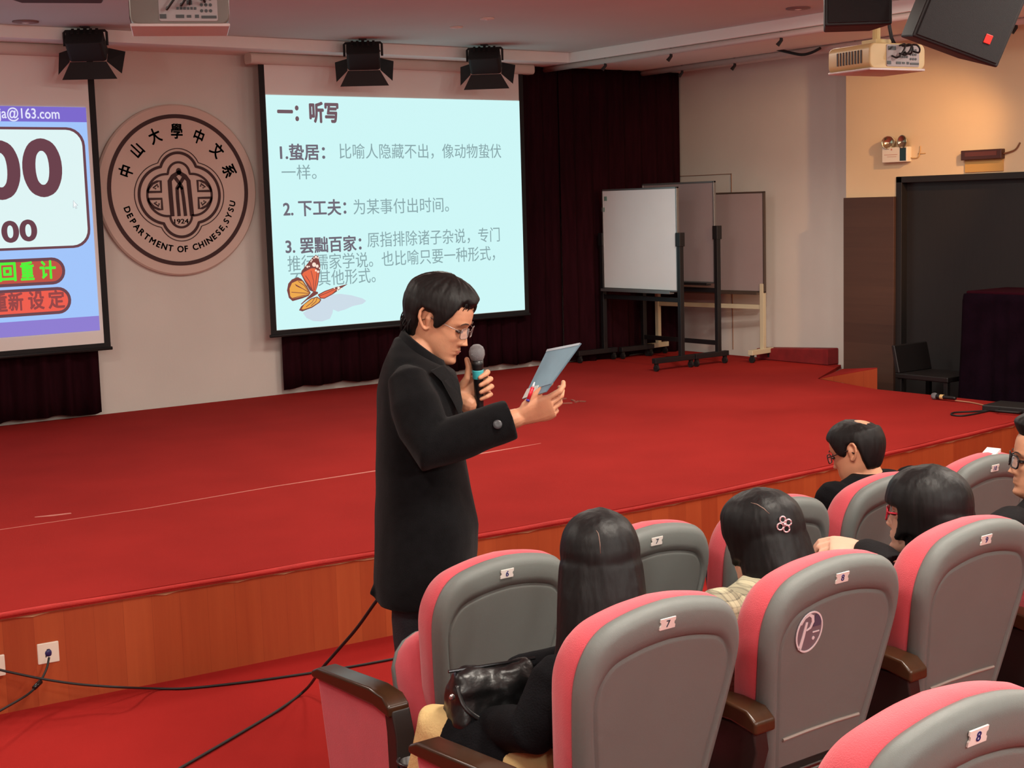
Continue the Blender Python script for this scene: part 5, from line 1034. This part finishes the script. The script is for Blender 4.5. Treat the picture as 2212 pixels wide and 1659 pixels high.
fall(hm, P['X'], [(-0.03, 0.05, 0.06, 0.168, 0), (-0.033, 0.066, 0.083, 0.152, 0), (-0.035, 0.074, 0.092, 0.13, 0), (-0.042, 0.080, 0.098, 0.06, 0.004), (-0.050, 0.076, 0.096, 0.0, 0.010), (-0.056, 0.068, 0.100, -0.06, 0.022), (-0.062, 0.060, 0.100, -0.12, 0.034), (-0.066, 0.052, 0.094, -0.18, 0.046), (-0.068, 0.036, 0.072, -0.24, 0.056), (-0.068, 0.008, 0.03, -0.275, 0.06)], 9)
hair_on(w2, hm, 9, HAIR)
cc = at(1692, 1133, Y=2.46); Dm = (cc - EYE); ray_ = Dm.normalized()
from mathutils.bvhtree import BVHTree
dg = bpy.context.evaluated_depsgraph_get()
def hair_hit(root, px, py):
    h = [c for c in root.children if c.name.split('.')[0] == 'hair'][0]; bt_ = BVHTree.FromPolygons([v.co + root.location for v in h.data.vertices], [p.vertices[:] for p in h.data.polygons]); p = at(px, py, D=1.0); r_ = bt_.ray_cast(EYE, (p - EYE).normalized()); return r_[0], r_[1]
def parting(root, pix, r_):
    hits = [hair_hit(root, *p) for p in pix]; hits = [h[0] + h[1] * 0.0004 for h in hits if h[0] is not None]
    if len(hits) > 1: attach(root, 'hair_parting', MB().tube(hits, [r_ * (0.5 if i in (0, len(hits) - 1) else 1) for i in range(len(hits))], 6), mat('scalp', (120, 96, 86), 0.6))
parting(w1, ((1288, 1146), (1292, 1152), (1294, 1160), (1296, 1176), (1297, 1196)), 0.0012)
parting(w2, ((1622, 1086), (1636, 1090), (1650, 1099), (1662, 1110)), 0.0014)
cc, cn = hair_hit(w2, 1692, 1133)
if cc is None: cc, cn = at(1692, 1133, Y=2.46), -CF
cp = MB(); tx = CR; tz = UP
for a0, r_ in ((RAD(20), 0.010), (RAD(110), 0.010), (RAD(205), 0.011), (RAD(300), 0.011)):
    ctr = cc + cn * 0.006 + tx * 0.011 * cos(a0) + tz * 0.013 * sin(a0); pts = [ctr + tx * r_ * 0.7 * cos(a) + tz * r_ * 0.8 * sin(a) for a in [2 * pi * k / 10 for k in range(11)]]; cp.tube(pts, 0.0022, 6)
cp.tube([cc + cn * 0.005 - tz * 0.004, cc + cn * 0.011, cc + cn * 0.005 + tz * 0.004], [0.003, 0.0045, 0.003], 8)
attach(w2, 'hair_clip', cp, mat('clip_silver', (226, 200, 206), 0.18, 0.6))
# woman with the red glasses and a bob
hw = at(1812, 1184, Y=2.66); elb = at(1905, 1225, Y=2.50)
P = seated(ROW2, 2, '', (2003, 1108), 2.50, (-0.46, 0.89, 0), -5, 0, SKINP, None, None, True, 1.02, sh_w=0.195, arms={-1: (at(1925, 1235, Y=2.46), at(1868, 1190, Y=2.62))}, hands=(False, True), shoulder_drop=0.04)
hand(P['body'], at(1862, 1188, Y=2.63), -CR * 0.95 + UP * 0.12 + CF * 0.2, V((0, 0, -1)) + CF * 0.5, False, [(26, 40, 30), (30, 44, 30), (34, 46, 30), (38, 48, 30)], [(0.6, 0.7, 0.4), (0.9, 0.3, 0.4), (1, 0.1, 0.4)], 0.92)
w3 = finish(P, 'woman with black bob haircut and red glasses, hand raised on the seat before her', SKINP, JG, DKT)
eyes_brows(w3, P['X'])
glasses(w3, P['X'], mat('red_frame', (168, 24, 44), 0.35), r=0.0028, w_=0.025, h=0.016)
hm = hair_mesh(P['X'], long_zh(56, 0.140), lambda a, z: 0.020 + 0.006 * max(0, min(1, abs(a) - 0.7)), 14, 0.0015, 0.008)
fall(hm, P['X'], [(-0.03, 0.055, 0.065, 0.172, 0), (-0.033, 0.074, 0.088, 0.158, 0), (-0.035, 0.082, 0.096, 0.14, 0), (-0.040, 0.088, 0.100, 0.08, 0), (-0.046, 0.084, 0.098, 0.03, 0), (-0.048, 0.074, 0.092, -0.02, 0), (-0.05, 0.060, 0.084, -0.06, 0), (-0.05, 0.03, 0.05, -0.085, 0)], 14)
hair_on(w3, hm, 14, HAIR)
wc = MB(); nbx = P['X'] @ V((-0.03, 0, -0.05)); wc.loft([[nbx + V((r_ * cos(2 * pi * k / 28), r_ * 0.85 * sin(2 * pi * k / 28), z)) for k in range(28)] for r_, z in ((0.064, 0.015), (0.072, 0.0), (0.10, -0.035), (0.102, -0.045))], closed=True, cap0=False, cap1=False); attach(w3, 'collar', wc, mat('white_cotton', (222, 214, 208), 0.8), solid=0.004)
# balding man in the front row
P = seated(ROW1, 3, '', (1853, 972), 3.52, (-0.30, 0.95, 0), 16, 0, SKIN, None, None, False, 1.02, sh_w=0.235, shoulder_drop=0.03, lean=(-0.01, -0.02))
m2 = finish(P, 'balding man in black jacket and glasses in the front row, head bowed', SKIN, JB, DKT)
eyes_brows(m2, P['X'])
glasses(m2, P['X'], mat('dark_frame', (36, 26, 24), 0.35), r=0.002)
def zh_bald(a):
    d = abs(a) * 180 / pi; return tab(d, [(0, .180), (40, .172), (52, .160), (62, .125), (74, .112), (82, .118), (90, .152), (104, .152), (114, .09), (135, .05), (180, .042)])
def th_bald(a, z):   # thin on the crown
    p = head_point(a, min(z, 0.234), False); d = sqrt((p.x + 0.052) ** 2 + (p.y + 0.004) ** 2); return 0.011 - (0.0138 + 0.006 * NZ.noise(V((p.y * 160, p.x * 25, 3)))) * G(d, 0.056) * (1 if z > 0.19 else 0)
hair_on(m2, hair_mesh(P['X'], zh_bald, th_bald, 21, 0.0022), 21, HAIRM)
# man at the right edge, turned to look left
P = seated(ROW2, 3, '', (2262, 992), 2.56, (-0.72, 0.70, 0), -4, 0, SKIN, None, None, False, 1.02, sh_w=0.215, shoulder_drop=0.06, arms={-1: (V((3.50, 2.62, 0.78)), V((3.62, 2.84, 0.66))), 1: (V((3.90, 2.60, 0.80)), V((3.78, 2.84, 0.66)))})
m3 = finish(P, 'man with black-framed glasses at the right edge of the picture, looking left', SKIN, JG, DKT)
eyes_brows(m3, P['X'])
glasses(m3, P['X'], mat('black_frame', (18, 17, 18), 0.35), r=0.0026, w_=0.026, h=0.019)
def zh_m3(a):
    d = abs(a) * 180 / pi; return tab(d, [(0, .200), (38, .200), (50, .185), (60, .150), (72, .115), (82, .112), (90, .152), (104, .152), (114, .09), (135, .05), (180, .042)])
hair_on(m3, hair_mesh(P['X'], zh_m3, lambda a, z: 0.016 + 0.024 * max(0, min(1, (1.2 - abs(a)) / 0.6)) * max(0, min(1, (z - 0.17) / 0.03)), 31, 0.003), 31, HAIRM)
sc_ = MB(); nbx = P['X'] @ V((-0.03, 0, -0.045)); sc_.tube([nbx + V((0.085 * cos(2 * pi * k / 24), 0.075 * sin(2 * pi * k / 24), -0.02 + 0.012 * sin(k))) for k in range(25)], 0.028, 12); wear(m3, 'scarf', sc_, mat('patterned_scarf', (88, 104, 106), 0.9, var=0.6, scale=60, bump=0.5, bscale=150), 0.006, 2, 0.004, 20)

pp = empty('paper_sheet', at(2143, 978, Y=3.17), RAD(20), 'white paper sheet lying on top of the front row seat numbered 10', 'paper')
MB().hexa([(-0.04, -0.02, -0.004), (0.045, -0.02, -0.004), (0.045, 0.03, -0.004), (-0.04, 0.03, -0.004), (-0.04, -0.02, -0.002), (0.045, -0.02, 0.010), (0.045, 0.03, 0.012), (-0.04, 0.03, -0.002)]).build('sheet', MATS['white_paper'], pp)
